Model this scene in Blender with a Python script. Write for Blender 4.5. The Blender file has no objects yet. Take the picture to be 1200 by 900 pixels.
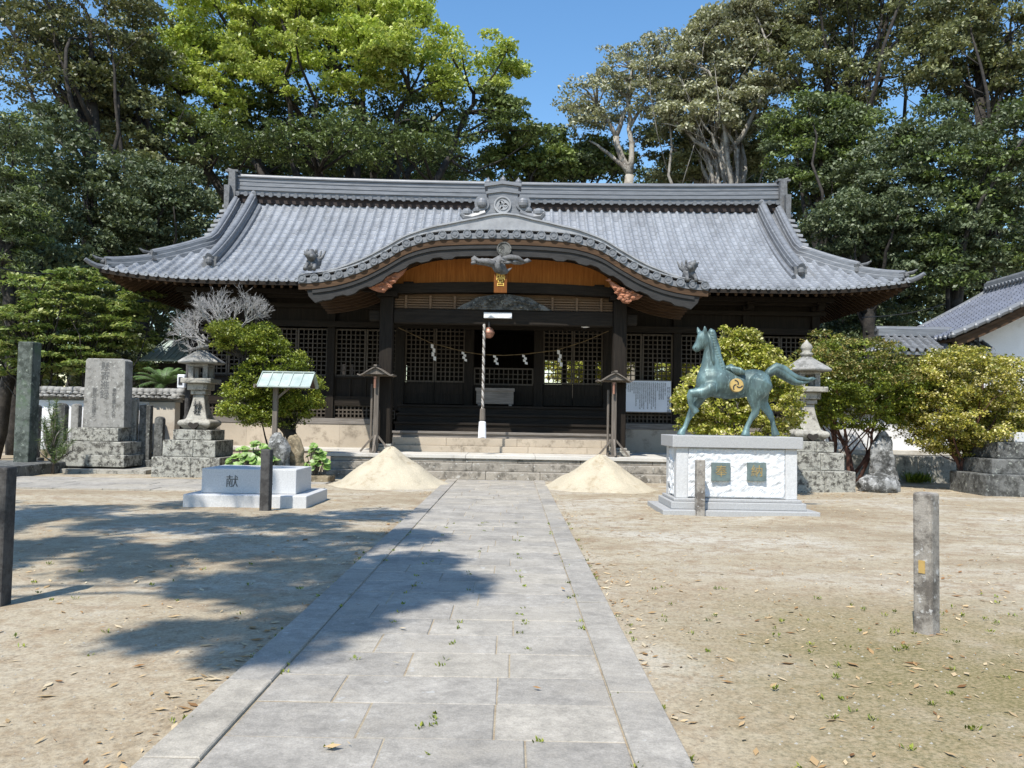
import bpy, math, random
import numpy as np
from math import sin, cos, pi, radians, sqrt, atan2
from mathutils import Vector, Matrix, Euler
S = bpy.context.scene
COL = S.collection
# ---------------------------------------------------------------- camera
FPX, CAMH, PITCH, ROLL = 950.0, 1.6, radians(2.53), radians(1.0)
cam_data = bpy.data.cameras.new('camera'); cam_data.sensor_width = 36; cam_data.lens = FPX/1200*36
cam_data.clip_start = .05; cam_data.clip_end = 1500
cam = bpy.data.objects.new('camera', cam_data); COL.objects.link(cam)
CM = Matrix.Rotation(radians(.05), 3, 'Z') @ Matrix.Rotation(pi/2+PITCH, 3, 'X') @ Matrix.Rotation(ROLL, 3, 'Z')
cam.matrix_world = Matrix.Translation((0, 0, CAMH)) @ CM.to_4x4()
S.camera = cam
# ---------------------------------------------------------------- sky and sun
SUN_EL, SUN_AZ = radians(55), radians(205.5)
w = bpy.data.worlds.new('World'); S.world = w; w.use_nodes = True
wn = w.node_tree; sky = wn.nodes.new('ShaderNodeTexSky'); sky.sky_type = 'NISHITA'; sky.sun_disc = False
sky.sun_elevation = SUN_EL; sky.sun_rotation = SUN_AZ; sky.air_density = 1.25; sky.dust_density = .35; sky.ozone_density = 2.2
hs_ = wn.nodes.new('ShaderNodeHueSaturation'); hs_.inputs['Saturation'].default_value = 1.22; wn.links.new(sky.outputs[0], hs_.inputs['Color']); wn.links.new(hs_.outputs[0], wn.nodes['Background'].inputs[0]); wn.nodes['Background'].inputs[1].default_value = .15
sl = bpy.data.lights.new('sun', 'SUN'); sl.energy = 5.0; sl.angle = radians(.55); sl.color = (1, .955, .88)
so = bpy.data.objects.new('sun', sl); COL.objects.link(so)
sd = Vector((sin(SUN_AZ)*cos(SUN_EL), cos(SUN_AZ)*cos(SUN_EL), sin(SUN_EL)))
so.rotation_euler = sd.to_track_quat('Z', 'Y').to_euler(); so.location = sd*60
S.view_settings.view_transform = 'Standard'; S.view_settings.look = 'None'
S.view_settings.exposure = .45; S.view_settings.gamma = 1
S.cycles.max_bounces = 7; S.cycles.transparent_max_bounces = 8; S.cycles.use_denoising = True

def at(u, v, Y):
    """point at depth Y (metres ahead) that the photograph shows at pixel u, v"""
    d = CM @ Vector(((u-600)/FPX, (450-v)/FPX, -1.0)); k = Y/d.y
    return Vector((d.x*k, Y, CAMH+d.z*k))
def gnd(u, v, z=0):
    d = CM @ Vector(((u-600)/FPX, (450-v)/FPX, -1.0)); k = (z-CAMH)/d.z
    return Vector((d.x*k, d.y*k, z))
# ---------------------------------------------------------------- materials
def rgb(c): return (c[0], c[1], c[2], 1)
class NT:
    def __init__(s, name):
        s.m = bpy.data.materials.new(name); s.m.use_nodes = True; s.t = s.m.node_tree
        s.b = s.t.nodes['Principled BSDF']; s.tc = s.t.nodes.new('ShaderNodeTexCoord')
    def n(s, ty, **k):
        o = s.t.nodes.new(ty)
        for a, b in k.items(): setattr(o, a, b)
        return o
    def l(s, a, b): s.t.links.new(a, b)
    def noise(s, sc, det=4, rough=.6, stretch=None, src='Object', dist=0):
        o = s.n('ShaderNodeTexNoise'); o.inputs['Scale'].default_value = sc; o.inputs['Detail'].default_value = det
        o.inputs['Roughness'].default_value = rough; o.inputs['Distortion'].default_value = dist
        mp = s.n('ShaderNodeMapping'); mp.inputs['Scale'].default_value = stretch or (1, 1, 1)
        s.l(s.tc.outputs[src], mp.inputs[0]); s.l(mp.outputs[0], o.inputs['Vector']); return o.outputs[0]
    def ramp(s, fac, stops, interp='LINEAR'):
        r = s.n('ShaderNodeValToRGB'); r.color_ramp.interpolation = interp
        e = r.color_ramp.elements
        while len(e) < len(stops): e.new(.5)
        for el, (p, c) in zip(e, stops): el.position = p; el.color = rgb(c) if not isinstance(c, (int, float)) else (c, c, c, 1)
        s.l(fac, r.inputs[0]); return r.outputs[0]
    def mix(s, f, a, b, mode='MIX'):
        x = s.n('ShaderNodeMix', data_type='RGBA', blend_type=mode)
        for i, val in ((0, f), (6, a), (7, b)):
            if isinstance(val, bpy.types.NodeSocket): s.l(val, x.inputs[i])
            elif i == 0: x.inputs[0].default_value = val
            else: x.inputs[i].default_value = rgb(val)
        return x.outputs[2]
    def bump(s, h, st=.3, d=.02):
        b = s.n('ShaderNodeBump'); b.inputs['Strength'].default_value = st; b.inputs['Distance'].default_value = d
        s.l(h, b.inputs['Height']); s.l(b.outputs[0], s.b.inputs['Normal'])
    def attr(s, name):
        a = s.n('ShaderNodeAttribute'); a.attribute_name = name; return a.outputs['Fac']
    def island(s):
        return s.n('ShaderNodeNewGeometry').outputs['Random Per Island']
    def col(s, c): s.l(c, s.b.inputs['Base Color'])
    def set(s, **k):
        for a, v in k.items(): s.b.inputs[a.replace('_', ' ')].default_value = v
def plain(name, c, rough=.7, metal=0, c2=None, sc=6, bump=.0, isl=0, stretch=None):
    n = NT(name); f = n.noise(sc, 5, .65, stretch)
    c2 = c2 or tuple(x*.7 for x in c)
    k = n.mix(n.ramp(f, [(.3, 0), (.7, 1)]), c2, c)
    if isl:
        k = n.mix(1.0, k, n.ramp(n.island(), [(0, 1-isl), (1, 1)]), 'MULTIPLY')
    n.col(k); n.set(Roughness=rough, Metallic=metal)
    if bump: n.bump(n.noise(sc*4, 4, .6, stretch), bump, .02)
    return n.m
def stone(name, c, dark=(.06, .06, .055), light=None, sc=5, amount=.5, spk=.5, isl=0, rough=.9, bump=.5, green=None):
    n = NT(name); a = n.noise(sc, 8, .72); b = n.noise(sc*3.1, 6, .7); f = n.noise(sc*30, 3, .7)
    k = n.mix(n.ramp(n.noise(sc*.6, 4), [(.3, 0), (.7, 1)]), tuple(x*.78 for x in c), c)
    k = n.mix(n.ramp(a, [(amount-.02, 1), (amount+.1, 0)]), k, dark)
    if light: k = n.mix(n.ramp(b, [(.58, 0), (.64, 1)]), k, light)
    if green: k = n.mix(n.ramp(n.noise(sc*.9, 5), [(.52, 0), (.68, 1)]), k, green)
    k = n.mix(spk, k, n.ramp(f, [(.35, .45), (.65, 1.0)]), 'MULTIPLY')
    if isl: k = n.mix(1.0, k, n.ramp(n.island(), [(0, 1-isl), (1, 1)]), 'MULTIPLY')
    n.col(k); n.set(Roughness=rough); n.bump(b, bump, .03); return n.m
def wood(name, c, c2, rough=.75, ax='z', isl=.25):
    st = {'z': (9, 9, .6), 'x': (.6, 9, 9)}[ax]
    n = NT(name); f = n.noise(3, 6, .65, st)
    k = n.mix(n.ramp(f, [(.3, 0), (.7, 1)]), c2, c)
    k = n.mix(1.0, k, n.ramp(n.island(), [(0, 1-isl), (1, 1)]), 'MULTIPLY')
    n.col(k); n.set(Roughness=rough); n.b.inputs['Specular IOR Level'].default_value = .18; n.bump(f, .25, .01); return n.m
def leaf(name, cs, trans=.3, rough=.45, spec=.4, clump=.35):
    n = NT(name); st = [(i/(len(cs)-1) if len(cs) > 1 else 0, c) for i, c in enumerate(cs)]
    k = n.ramp(n.attr('tint'), st)
    g = n.noise(clump, 3, .5)
    k = n.mix(1.0, k, n.ramp(g, [(.35, .72), (.65, 1.15)]), 'MULTIPLY')
    n.col(k); n.set(Roughness=rough); n.b.inputs['Specular IOR Level'].default_value = spec
    tr = n.n('ShaderNodeBsdfTranslucent'); n.l(n.mix(1.0, k, (1.05, 1.12, .62), 'MULTIPLY'), tr.inputs[0])
    ms = n.n('ShaderNodeMixShader'); ms.inputs[0].default_value = trans
    n.l(n.b.outputs[0], ms.inputs[1]); n.l(tr.outputs[0], ms.inputs[2])
    n.l(ms.outputs[0], n.t.nodes['Material Output'].inputs[0]); return n.m
M = {}
# ---------------------------------------------------------------- mesh building
ORG = {}
class MB:
    def __init__(s): s.v = []; s.f = []; s.m = []
    def add(s, vs, fs, mi=0):
        o = len(s.v); s.v += [tuple(p) for p in vs]
        s.f += [tuple(i+o for i in f) for f in fs]; s.m += [mi]*len(fs)
    def box(s, x0, x1, y0, y1, z0, z1, mi=0, rot=0, piv=None):
        p = [(x0,y0,z0),(x1,y0,z0),(x1,y1,z0),(x0,y1,z0),(x0,y0,z1),(x1,y0,z1),(x1,y1,z1),(x0,y1,z1)]
        if rot:
            cx, cy = piv or ((x0+x1)/2, (y0+y1)/2); c, d = cos(rot), sin(rot)
            p = [(cx+(x-cx)*c-(y-cy)*d, cy+(x-cx)*d+(y-cy)*c, z) for x, y, z in p]
        s.add(p, [(0,3,2,1),(4,5,6,7),(0,1,5,4),(1,2,6,5),(2,3,7,6),(3,0,4,7)], mi); return s
    def bar(s, a, b, wd, ht, mi=0, up=(0,0,1)):
        a, b = Vector(a), Vector(b); d = (b-a).normalized(); r = d.cross(Vector(up))
        if r.length < 1e-4: r = Vector((1,0,0))
        r.normalize(); u = r.cross(d); r = r*wd/2; u = u*ht/2
        p = [a-r-u, a+r-u, a+r+u, a-r+u, b-r-u, b+r-u, b+r+u, b-r+u]
        s.add(p, [(0,1,2,3),(7,6,5,4),(0,4,5,1),(1,5,6,2),(2,6,7,3),(3,7,4,0)], mi); return s
    def tube(s, pts, rad, n=8, mi=0, flat=1.0, flatup=None):
        pts = [Vector(p) for p in pts]
        if not hasattr(rad, '__len__'): rad = [rad]*len(pts)
        vs, fs = [], []; prev = None
        for i, p in enumerate(pts):
            d = (pts[min(i+1, len(pts)-1)]-pts[max(i-1, 0)]).normalized()
            if prev is None:
                ref = Vector(flatup) if flatup else (Vector((0,0,1)) if abs(d.z) < .9 else Vector((1,0,0)))
                prev = ref
            r = d.cross(prev); r = r.normalized() if r.length > 1e-5 else d.orthogonal().normalized()
            u = r.cross(d); prev = u
            for k in range(n):
                a = 2*pi*k/n; vs.append(p+r*cos(a)*rad[i]*flat+u*sin(a)*rad[i])
        for i in range(len(pts)-1):
            for k in range(n):
                a, b = i*n+k, i*n+(k+1) % n; fs.append((a, b, b+n, a+n))
        fs.append(tuple(range(n-1, -1, -1))); fs.append(tuple((len(pts)-1)*n+k for k in range(n)))
        s.add(vs, fs, mi); return s
    def lathe(s, prof, cx, cy, n=16, mi=0, rot=0, sq=1):
        vs, fs = [], []
        for r, z in prof:
            for k in range(n):
                a = 2*pi*k/n+rot; vs.append((cx+cos(a)*r, cy+sin(a)*r*sq, z))
        for i in range(len(prof)-1):
            for k in range(n):
                a, b = i*n+k, i*n+(k+1) % n; fs.append((a, b, b+n, a+n))
        fs.append(tuple(range(n-1, -1, -1))); fs.append(tuple((len(prof)-1)*n+k for k in range(n)))
        s.add(vs, fs, mi); return s
    def prism(s, out, y0, y1, mi=0):
        """outline in x,z extruded along y (outline counter clockwise seen from -y)"""
        n = len(out); vs = [(x, y0, z) for x, z in out]+[(x, y1, z) for x, z in out]
        fs = [tuple(range(n)), tuple(range(2*n-1, n-1, -1))]+[(i, i+n, (i+1) % n+n, (i+1) % n) for i in range(n)]
        s.add(vs, fs, mi); return s
    def strip(s, top, bot, y0, y1, mi=0):
        """solid between two poly lines in x,z (same count), thickness y0..y1"""
        n = len(top); vs = []
        for (a, b) in zip(top, bot): vs += [(a[0],y0,a[1]),(b[0],y0,b[1]),(b[0],y1,b[1]),(a[0],y1,a[1])]
        fs = []
        for i in range(n-1):
            for k in range(4): fs.append((i*4+k, i*4+(k+1) % 4, (i+1)*4+(k+1) % 4, (i+1)*4+k))
        fs.append((3,2,1,0)); fs.append(tuple((n-1)*4+k for k in range(4)))
        s.add(vs, fs, mi); return s
    def ball(s, c, r, n=12, mi=0, noise=0, seed=0, cut=None):
        rr = r if hasattr(r, '__len__') else (r, r, r); rnd = random.Random(seed)
        ph = [(rnd.uniform(0, 6), rnd.uniform(1.2, 3.4), Vector((rnd.gauss(0,1), rnd.gauss(0,1), rnd.gauss(0,1))).normalized()) for _ in range(7)]
        vs, fs = [], []; m = n//2
        for i in range(m+1):
            t = pi*i/m
            for k in range(n):
                a = 2*pi*k/n; d = Vector((sin(t)*cos(a), sin(t)*sin(a), cos(t)))
                q = 1+noise*sum(sin(p+f*3*d.dot(w_)) for p, f, w_ in ph)/3
                z = d.z*rr[2]*q
                if cut is not None: z = max(z, cut)
                vs.append((c[0]+d.x*rr[0]*q, c[1]+d.y*rr[1]*q, c[2]+z))
        for i in range(m):
            for k in range(n): fs.append((i*n+k, (i+1)*n+k, (i+1)*n+(k+1) % n, i*n+(k+1) % n))
        s.add(vs, fs, mi); return s
    def build(s, name, mats, parent=None, smooth=False, bevel=0, at0=None, sub=0):
        o0 = Vector(at0) if at0 is not None else (ORG[parent.name] if parent else Vector((0,0,0)))
        me = bpy.data.meshes.new(name); me.from_pydata([(x-o0[0], y-o0[1], z-o0[2]) for x, y, z in s.v], [], s.f)
        mats = mats if isinstance(mats, (list, tuple)) else [mats]
        for m in mats: me.materials.append(M[m] if isinstance(m, str) else m)
        if len(mats) > 1: me.polygons.foreach_set('material_index', s.m)
        if smooth: me.polygons.foreach_set('use_smooth', [True]*len(me.polygons))
        me.update(); o = bpy.data.objects.new(name, me); COL.objects.link(o)
        if parent: o.parent = parent
        else: o.location = o0
        ORG[o.name] = o0
        if bevel:
            b = o.modifiers.new('bevel', 'BEVEL'); b.width = bevel; b.segments = 2; b.limit_method = 'ANGLE'; b.angle_limit = radians(40)
        if sub:
            b = o.modifiers.new('sub', 'SUBSURF'); b.levels = b.render_levels = sub
        return o
def quads(name, V, tint, mats, parent=None, mi=None, at0=None):
    V = np.asarray(V, dtype=np.float32); n = len(V)
    o0 = np.array(at0 if at0 is not None else (ORG[parent.name] if parent else (0, 0, 0)), dtype=np.float32)
    me = bpy.data.meshes.new(name); me.vertices.add(n*4); me.loops.add(n*4); me.polygons.add(n)
    me.vertices.foreach_set('co', (V-o0).reshape(-1)); me.loops.foreach_set('vertex_index', np.arange(n*4, dtype=np.int32))
    me.polygons.foreach_set('loop_start', np.arange(0, n*4, 4, dtype=np.int32))
    try: me.polygons.foreach_set('loop_total', np.full(n, 4, dtype=np.int32))
    except Exception: pass
    a = me.attributes.new('tint', 'FLOAT', 'FACE'); a.data.foreach_set('value', np.asarray(tint, dtype=np.float32))
    mats = mats if isinstance(mats, (list, tuple)) else [mats]
    for m in mats: me.materials.append(M[m])
    if mi is not None: me.polygons.foreach_set('material_index', np.asarray(mi, dtype=np.int32))
    me.update(calc_edges=True); me.validate()
    o = bpy.data.objects.new(name, me); COL.objects.link(o)
    if parent: o.parent = parent
    else: o.location = Vector(o0.tolist())
    ORG[o.name] = Vector(o0.tolist()); return o
def tag(o, label=None, cat=None, group=None, kind=None):
    for k, v in (('label', label), ('category', cat), ('group', group), ('kind', kind)):
        if v: o[k] = v
    return o
def thing(name, loc, label, cat, group=None):
    o = bpy.data.objects.new(name, None); COL.objects.link(o); o.location = loc; ORG[o.name] = Vector(loc)
    o.empty_display_size = .1
    return tag(o, label, cat, group)
def clone(root, loc, label, group=None):
    r = root.copy(); COL.objects.link(r); r.location = loc; r['label'] = label; ORG[r.name] = Vector(loc)
    for ch in list(root.children):
        c = ch.copy(); COL.objects.link(c); c.parent = r
        for g in ch.children:
            d = g.copy(); COL.objects.link(d); d.parent = c
    return r
def text(name, s, loc, size, mat, parent=None, depth=.004, rotz=0, space=1.0, sx=1.0, line=1.0):
    c = bpy.data.curves.new(name, 'FONT'); c.body = s; c.size = size; c.extrude = depth; c.align_x = 'CENTER'; c.align_y = 'CENTER'
    c.space_line = line; c.space_character = space; c.materials.append(M[mat]); c.resolution_u = 2
    o = bpy.data.objects.new(name, c); COL.objects.link(o); o.scale = (sx, 1, 1)
    o.rotation_euler = (pi/2, 0, rotz)
    bpy.context.view_layer.update(); dg = bpy.context.evaluated_depsgraph_get(); me = bpy.data.meshes.new_from_object(o.evaluated_get(dg)); me.name = name
    p = bpy.data.objects.new(name, me); COL.objects.link(p); p.scale = o.scale; p.rotation_euler = o.rotation_euler; bpy.data.objects.remove(o); bpy.data.curves.remove(c)
    me.materials.clear(); me.materials.append(M[mat])
    p.location = Vector(loc)-(ORG[parent.name] if parent else Vector((0,0,0)))
    if parent: p.parent = parent
    ORG[p.name] = Vector(loc); return p
rng = np.random.default_rng(7)
def leafquads(C, size, rg, up=.3, asp=.55, droop=0):
    """diamond shaped leaves at centres C"""
    n = len(C); nrm = rg.normal(size=(n, 3)); nrm[:, 2] = np.abs(nrm[:, 2])+up; nrm /= np.linalg.norm(nrm, axis=1)[:, None]
    a = np.cross(nrm, rg.normal(size=(n, 3))); a /= np.linalg.norm(a, axis=1)[:, None]+1e-6
    b = np.cross(nrm, a); L = size*rg.uniform(.4, 1.4, n)[:, None]
    tip = C+a*L*.5; base = C-a*L*.5; mid = C-a*L*.08
    fold = nrm*L*.08
    return np.stack([base, mid+b*L*asp*.5+fold, tip-np.array([0, 0, 1])*L*droop, mid-b*L*asp*.5+fold], axis=1)
# ---------------------------------------------------------------- material library
def ground_mat():
    n = NT('sandy_ground'); p = n.tc.outputs['Object']
    big = n.noise(.28, 6, .62, (1, 1.8, 1)); med = n.noise(1.6, 7, .68, (1, 1.6, 1)); fine = n.noise(38, 4, .75); grit = n.noise(140, 2, .8)
    k = n.ramp(big, [(.36, (.29, .235, .155)), (.47, (.37, .315, .22)), (.60, (.44, .40, .32))])
    k = n.mix(n.ramp(med, [(.50, 0), (.66, .8)]), k, (.25, .175, .105))
    k = n.mix(n.ramp(n.noise(6, 6, .75), [(.49, 0), (.62, .7)]), k, (.22, .15, .085))
    # dry moss patch on the right hand side near the camera and thin litter
    sep = n.n('ShaderNodeSeparateXYZ'); n.l(p, sep.inputs[0])
    def win(o, a, b, c, d): return n.ramp(mr(o, a, d), [(0, 0), ((b-a)/(d-a), 1), ((c-a)/(d-a), 1), (1, 0)])
    def mr(o, lo, hi):
        m = n.n('ShaderNodeMapRange'); m.inputs[1].default_value = lo; m.inputs[2].default_value = hi; n.l(o, m.inputs[0]); return m.outputs[0]
    mk = n.mix(1.0, win(sep.outputs[0], .9, 2.4, 10, 14), win(sep.outputs[1], 1, 2.4, 6.0, 8.0), 'MULTIPLY')
    mk = n.mix(1.0, mk, n.ramp(n.noise(.9, 6, .7), [(.30, .1), (.56, 1)]), 'MULTIPLY')
    k = n.mix(mk, k, n.mix(n.ramp(fine, [(.4, 0), (.6, 1)]), (.17, .145, .045), (.27, .20, .105)))
    near = n.mix(1.0, n.ramp(mr(sep.outputs[1], 2, 12), [(0, 1), (.45, .85), (1, 0)]), n.ramp(n.noise(.7, 6, .7), [(.36, .1), (.60, .85)]), 'MULTIPLY')
    k = n.mix(near, k, n.mix(n.ramp(n.noise(11, 5, .75), [(.4, 0), (.62, 1)]), (.27, .205, .125), (.40, .335, .235)))
    k = n.mix(n.mix(1.0, mk, (.85, .85, .85), 'MULTIPLY'), k, n.mix(n.ramp(fine, [(.4, 0), (.6, 1)]), (.155, .135, .045), (.25, .195, .10)))
    k = n.mix(.85, k, n.ramp(fine, [(.3, .5), (.5, .95), (.72, 1.2)]), 'MULTIPLY')
    k = n.mix(n.ramp(grit, [(.66, 0), (.74, .5)]), k, (.12, .09, .06))
    k = n.mix(n.ramp(n.noise(75, 2, .8), [(.68, 0), (.75, .6)]), k, (.66, .60, .52))
    n.col(k); n.set(Roughness=.96); n.bump(n.mix(.5, fine, med), .5, .03); return n.m
M['ground'] = ground_mat()
def slab_mat(name, c):
    n = NT(name); i = n.island()
    k = n.ramp(i, [(0, tuple(x*.86 for x in c)), (.5, c), (1, tuple(min(x*1.12, 1) for x in (c[0]*1.02, c[1], c[2]*.95)))])
    k = n.mix(.8, k, n.ramp(n.noise(2.2, 7, .7), [(.32, .66), (.62, 1.15)]), 'MULTIPLY')
    k = n.mix(.7, k, n.ramp(n.noise(14, 6, .75), [(.36, .68), (.62, 1.1)]), 'MULTIPLY')
    k = n.mix(n.ramp(n.noise(9, 3, .5), [(.70, 0), (.74, .55)]), k, (.50, .50, .48))
    k = n.mix(n.ramp(n.noise(1.2, 6, .7), [(.50, 0), (.66, .75)]), k, (.36, .325, .27))
    k = n.mix(.7, k, n.ramp(n.noise(90, 3, .8), [(.3, .6), (.7, 1.15)]), 'MULTIPLY')
    n.col(k); n.set(Roughness=.9); n.bump(n.noise(26, 6, .7), .5, .012); return n.m
M['slab'] = slab_mat('grey_slab', (.36, .332, .288))
M['granite'] = stone('pale_granite', (.62, .62, .615), (.37, .37, .37), sc=60, amount=.34, spk=.35, bump=.05, rough=.55)
M['granite_grey'] = stone('grey_granite', (.42, .42, .415), (.24, .24, .24), sc=60, amount=.34, spk=.35, bump=.05, rough=.6)
def rockface():
    n = NT('split_granite'); v = n.noise(13, 8, .62, dist=.5)
    n.col(n.mix(.4, n.ramp(v, [(.3, (.56, .57, .58)), (.6, (.68, .69, .70))]), n.ramp(n.noise(90, 2), [(.35, .7), (.65, 1)]), 'MULTIPLY'))
    n.set(Roughness=.85); n.bump(v, .35, .04); return n.m
M['rockface'] = rockface()
M['lichen'] = stone('lichened_stone', (.43, .42, .37), (.075, .07, .06), (.60, .60, .50), sc=7, amount=.44, bump=.7, spk=.6)
M['lichen_pale'] = stone('pale_weathered_stone', (.40, .38, .33), (.14, .13, .11), (.50, .49, .42), sc=6, amount=.40, bump=.5, spk=.4)
M['oldstone'] = stone('grey_weathered_stone', (.33, .32, .295), (.15, .145, .13), (.46, .46, .42), sc=4, amount=.40, bump=.4, spk=.45)
M['darkstone'] = stone('dark_stone', (.17, .17, .16), (.05, .05, .045), (.30, .31, .27), sc=4, amount=.46, bump=.5)
M['greenstone'] = stone('mossy_stone', (.13, .15, .13), (.04, .05, .04), (.22, .25, .21), sc=3, amount=.44, bump=.4, green=(.09, .13, .08))
M['rock'] = stone('garden_rock', (.33, .33, .32), (.06, .06, .055), (.55, .55, .54), sc=3.2, amount=.46, bump=.9, isl=0)
M['rock_tan'] = stone('tan_rock', (.30, .24, .15), (.08, .065, .04), (.42, .36, .25), sc=3, amount=.43, bump=.7)
M['step'] = stone('step_stone', (.40, .36, .30), (.15, .135, .11), (.52, .50, .45), sc=3, amount=.42, bump=.4, isl=.2)
M['beige'] = stone('beige_stone', (.50, .425, .33), (.24, .20, .15), sc=1.6, amount=.37, spk=.2, bump=.2, isl=.12)
M['platform'] = stone('platform_stone', (.62, .59, .53), (.38, .35, .30), sc=1.5, amount=.38, spk=.2, bump=.15, isl=.08)
M['sand'] = stone('heaped_sand', (.56, .49, .36), (.36, .29, .19), sc=2.2, amount=.36, spk=.5, bump=.6, rough=.97)
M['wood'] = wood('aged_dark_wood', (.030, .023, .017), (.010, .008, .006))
M['woodx'] = wood('aged_dark_beam', (.034, .026, .019), (.010, .008, .006), ax='x')
M['lattice'] = wood('lattice_wood', (.13, .108, .085), (.055, .045, .036), isl=.3)
M['wood_grey'] = wood('weathered_grey_wood', (.22, .19, .16), (.09, .078, .066))
M['wood_greyx'] = wood('weathered_grey_plank', (.30, .27, .24), (.13, .115, .10), ax='x')
M['post_wood'] = stone('weathered_post', (.34, .31, .27), (.12, .105, .09), (.44, .43, .41), sc=4, amount=.44, bump=.4, spk=.4)
M['post_dark'] = stone('dark_post', (.085, .08, .075), (.035, .032, .03), sc=6, amount=.45, bump=.4, spk=.4)
M['wood_warm'] = wood('amber_panel_wood', (.60, .24, .06), (.38, .13, .03), ax='z', isl=.12)
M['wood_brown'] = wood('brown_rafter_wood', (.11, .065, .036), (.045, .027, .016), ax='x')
M['wood_mid'] = wood('mid_brown_slats', (.24, .155, .09), (.12, .075, .045), ax='x')
M['plaque_wood'] = wood('dark_amber_plaque', (.24, .085, .018), (.14, .05, .012))
M['wood_red'] = plain('red_brown_carving', (.42, .17, .085), .8, 0, (.22, .10, .06), 9, .5)
M['board'] = plain('weathered_bargeboard', (.032, .031, .03), .65, 0, (.016, .015, .014), 2.5, .3, stretch=(1, 1, 3))
M['board'].node_tree.nodes['Principled BSDF'].inputs['Specular IOR Level'].default_value = .3
M['white_wood'] = plain('bleached_carving', (.19, .19, .19), .8, 0, (.05, .05, .05), 9, .4)
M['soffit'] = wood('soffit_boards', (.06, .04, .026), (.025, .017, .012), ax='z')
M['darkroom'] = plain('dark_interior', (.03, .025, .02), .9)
def tile_mat(name, c, c2, rough):
    n = NT(name)
    k = n.ramp(n.attr('tint'), [(0, c2), (.5, c), (1, tuple(x*1.08 for x in c))])
    k = n.mix(.9, k, n.ramp(n.noise(.8, 6, .7, (1.6, .5, .5)), [(.3, .68), (.65, 1.1)]), 'MULTIPLY')
    k = n.mix(n.ramp(n.noise(3.2, 5, .7), [(.60, 0), (.70, .5)]), k, (.13, .13, .12))
    k = n.mix(n.ramp(n.noise(14, 5, .7), [(.56, 0), (.72, .55)]), k, tuple(min(1, x*1.5) for x in c))
    n.col(k); n.set(Roughness=rough); n.b.inputs['Specular IOR Level'].default_value = .5
    n.bump(n.noise(40, 3, .6), .15, .01); return n.m
M['tile'] = tile_mat('silver_grey_tile', (.25, .263, .283), (.21, .22, .236), .36)
M['tile_blue'] = tile_mat('blue_grey_tile', (.115, .128, .165), (.09, .10, .13), .45)
M['ridge'] = plain('ridge_tile', (.21, .22, .235), .42, 0, (.11, .116, .125), 3, .2, isl=.15, stretch=(.5, 2, 5))
M['ridge_pale'] = plain('pale_ridge_tile', (.33, .34, .35), .5, 0, (.20, .205, .215), 3, .2)
M['ridge_dark'] = plain('ornament_tile', (.16, .165, .17), .6, 0, (.06, .06, .06), 10, .5)
M['clay'] = plain('clay_bed', (.035, .025, .022), .9)
def bronze():
    n = NT('green_bronze'); a = n.noise(2.2, 6, .65, (1.3, 1.3, .6)); b = n.noise(9, 6, .7, (2, 2, .35))
    k = n.ramp(a, [(.34, (.04, .062, .06)), (.5, (.08, .125, .122)), (.66, (.155, .245, .245))])
    k = n.mix(n.ramp(b, [(.55, 0), (.72, .8)]), k, (.29, .42, .42))
    k = n.mix(n.ramp(b, [(.25, .6), (.42, 0)]), k, (.06, .07, .075))
    n.col(k); n.set(Roughness=.5, Metallic=.3); n.bump(b, .25, .01); return n.m
M['bronze'] = bronze()
M['gold'] = plain('gilt', (.72, .50, .20), .4, .6, (.55, .36, .12), 8)
M['dull_gold'] = plain('dull_gilt', (.42, .31, .13), .5, .4, (.28, .2, .08), 10)
M['gold_paint'] = plain('gold_paint', (.80, .55, .12), .5, .2, (.65, .42, .08), 20)
M['patina_plate'] = plain('bronze_plate', (.17, .22, .21), .5, .3, (.10, .13, .13), 12)
M['ink'] = plain('black_ink', (.025, .025, .03), .7)
M['carved'] = plain('carved_shadow', (.13, .13, .125), .9)
M['white'] = plain('white_paper', (.80, .80, .82), .8, 0, (.74, .74, .76))
M['board_white'] = plain('notice_white', (.72, .75, .80), .5, 0, (.66, .69, .74), 3)
M['plaster'] = stone('white_plaster', (.80, .80, .80), (.56, .55, .53), sc=.9, amount=.36, spk=.12, bump=.12)
M['plaster_tan'] = stone('beige_plaster', (.58, .52, .43), (.40, .34, .27), sc=1.2, amount=.38, spk=.12, bump=.12)
M['copper'] = plain('verdigris_copper', (.42, .46, .42), .6, 0, (.24, .31, .29), 3, .2)
M['lamp_plastic'] = plain('white_plastic', (.75, .76, .78), .4)
M['brass'] = plain('aged_brass', (.42, .22, .15), .45, .5, (.28, .14, .10), 6)
M['rope'] = plain('white_rope', (.50, .48, .45), .9, 0, (.34, .31, .28), 30)
M['straw'] = plain('straw_rope', (.20, .145, .075), .95, 0, (.12, .085, .045), 30)
M['wire'] = plain('cable', (.02, .02, .02), .6)
M['steel'] = plain('meter_metal', (.40, .42, .43), .5, .3)
M['bark'] = stone('grey_bark', (.20, .175, .145), (.07, .06, .05), (.34, .32, .29), sc=3, amount=.47, bump=.8)
M['bark_dark'] = stone('dark_bark', (.05, .042, .034), (.018, .015, .012), sc=3, amount=.47, bump=.8)
M['bark_pale'] = stone('pale_bark', (.40, .37, .32), (.16, .14, .12), (.52, .50, .46), sc=2.5, amount=.44, bump=.6)
M['bark_red'] = stone('reddish_bark', (.17, .075, .05), (.06, .03, .022), sc=4, amount=.46, bump=.5)
M['dead_twig'] = plain('bleached_twig', (.42, .41, .40), .85, 0, (.24, .23, .22), 10)
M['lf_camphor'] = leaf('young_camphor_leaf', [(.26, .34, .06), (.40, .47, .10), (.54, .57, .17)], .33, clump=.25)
M['lf_camphor_in'] = leaf('old_camphor_leaf', [(.06, .085, .03), (.10, .135, .045), (.17, .215, .07)], .24, clump=.25)
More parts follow.
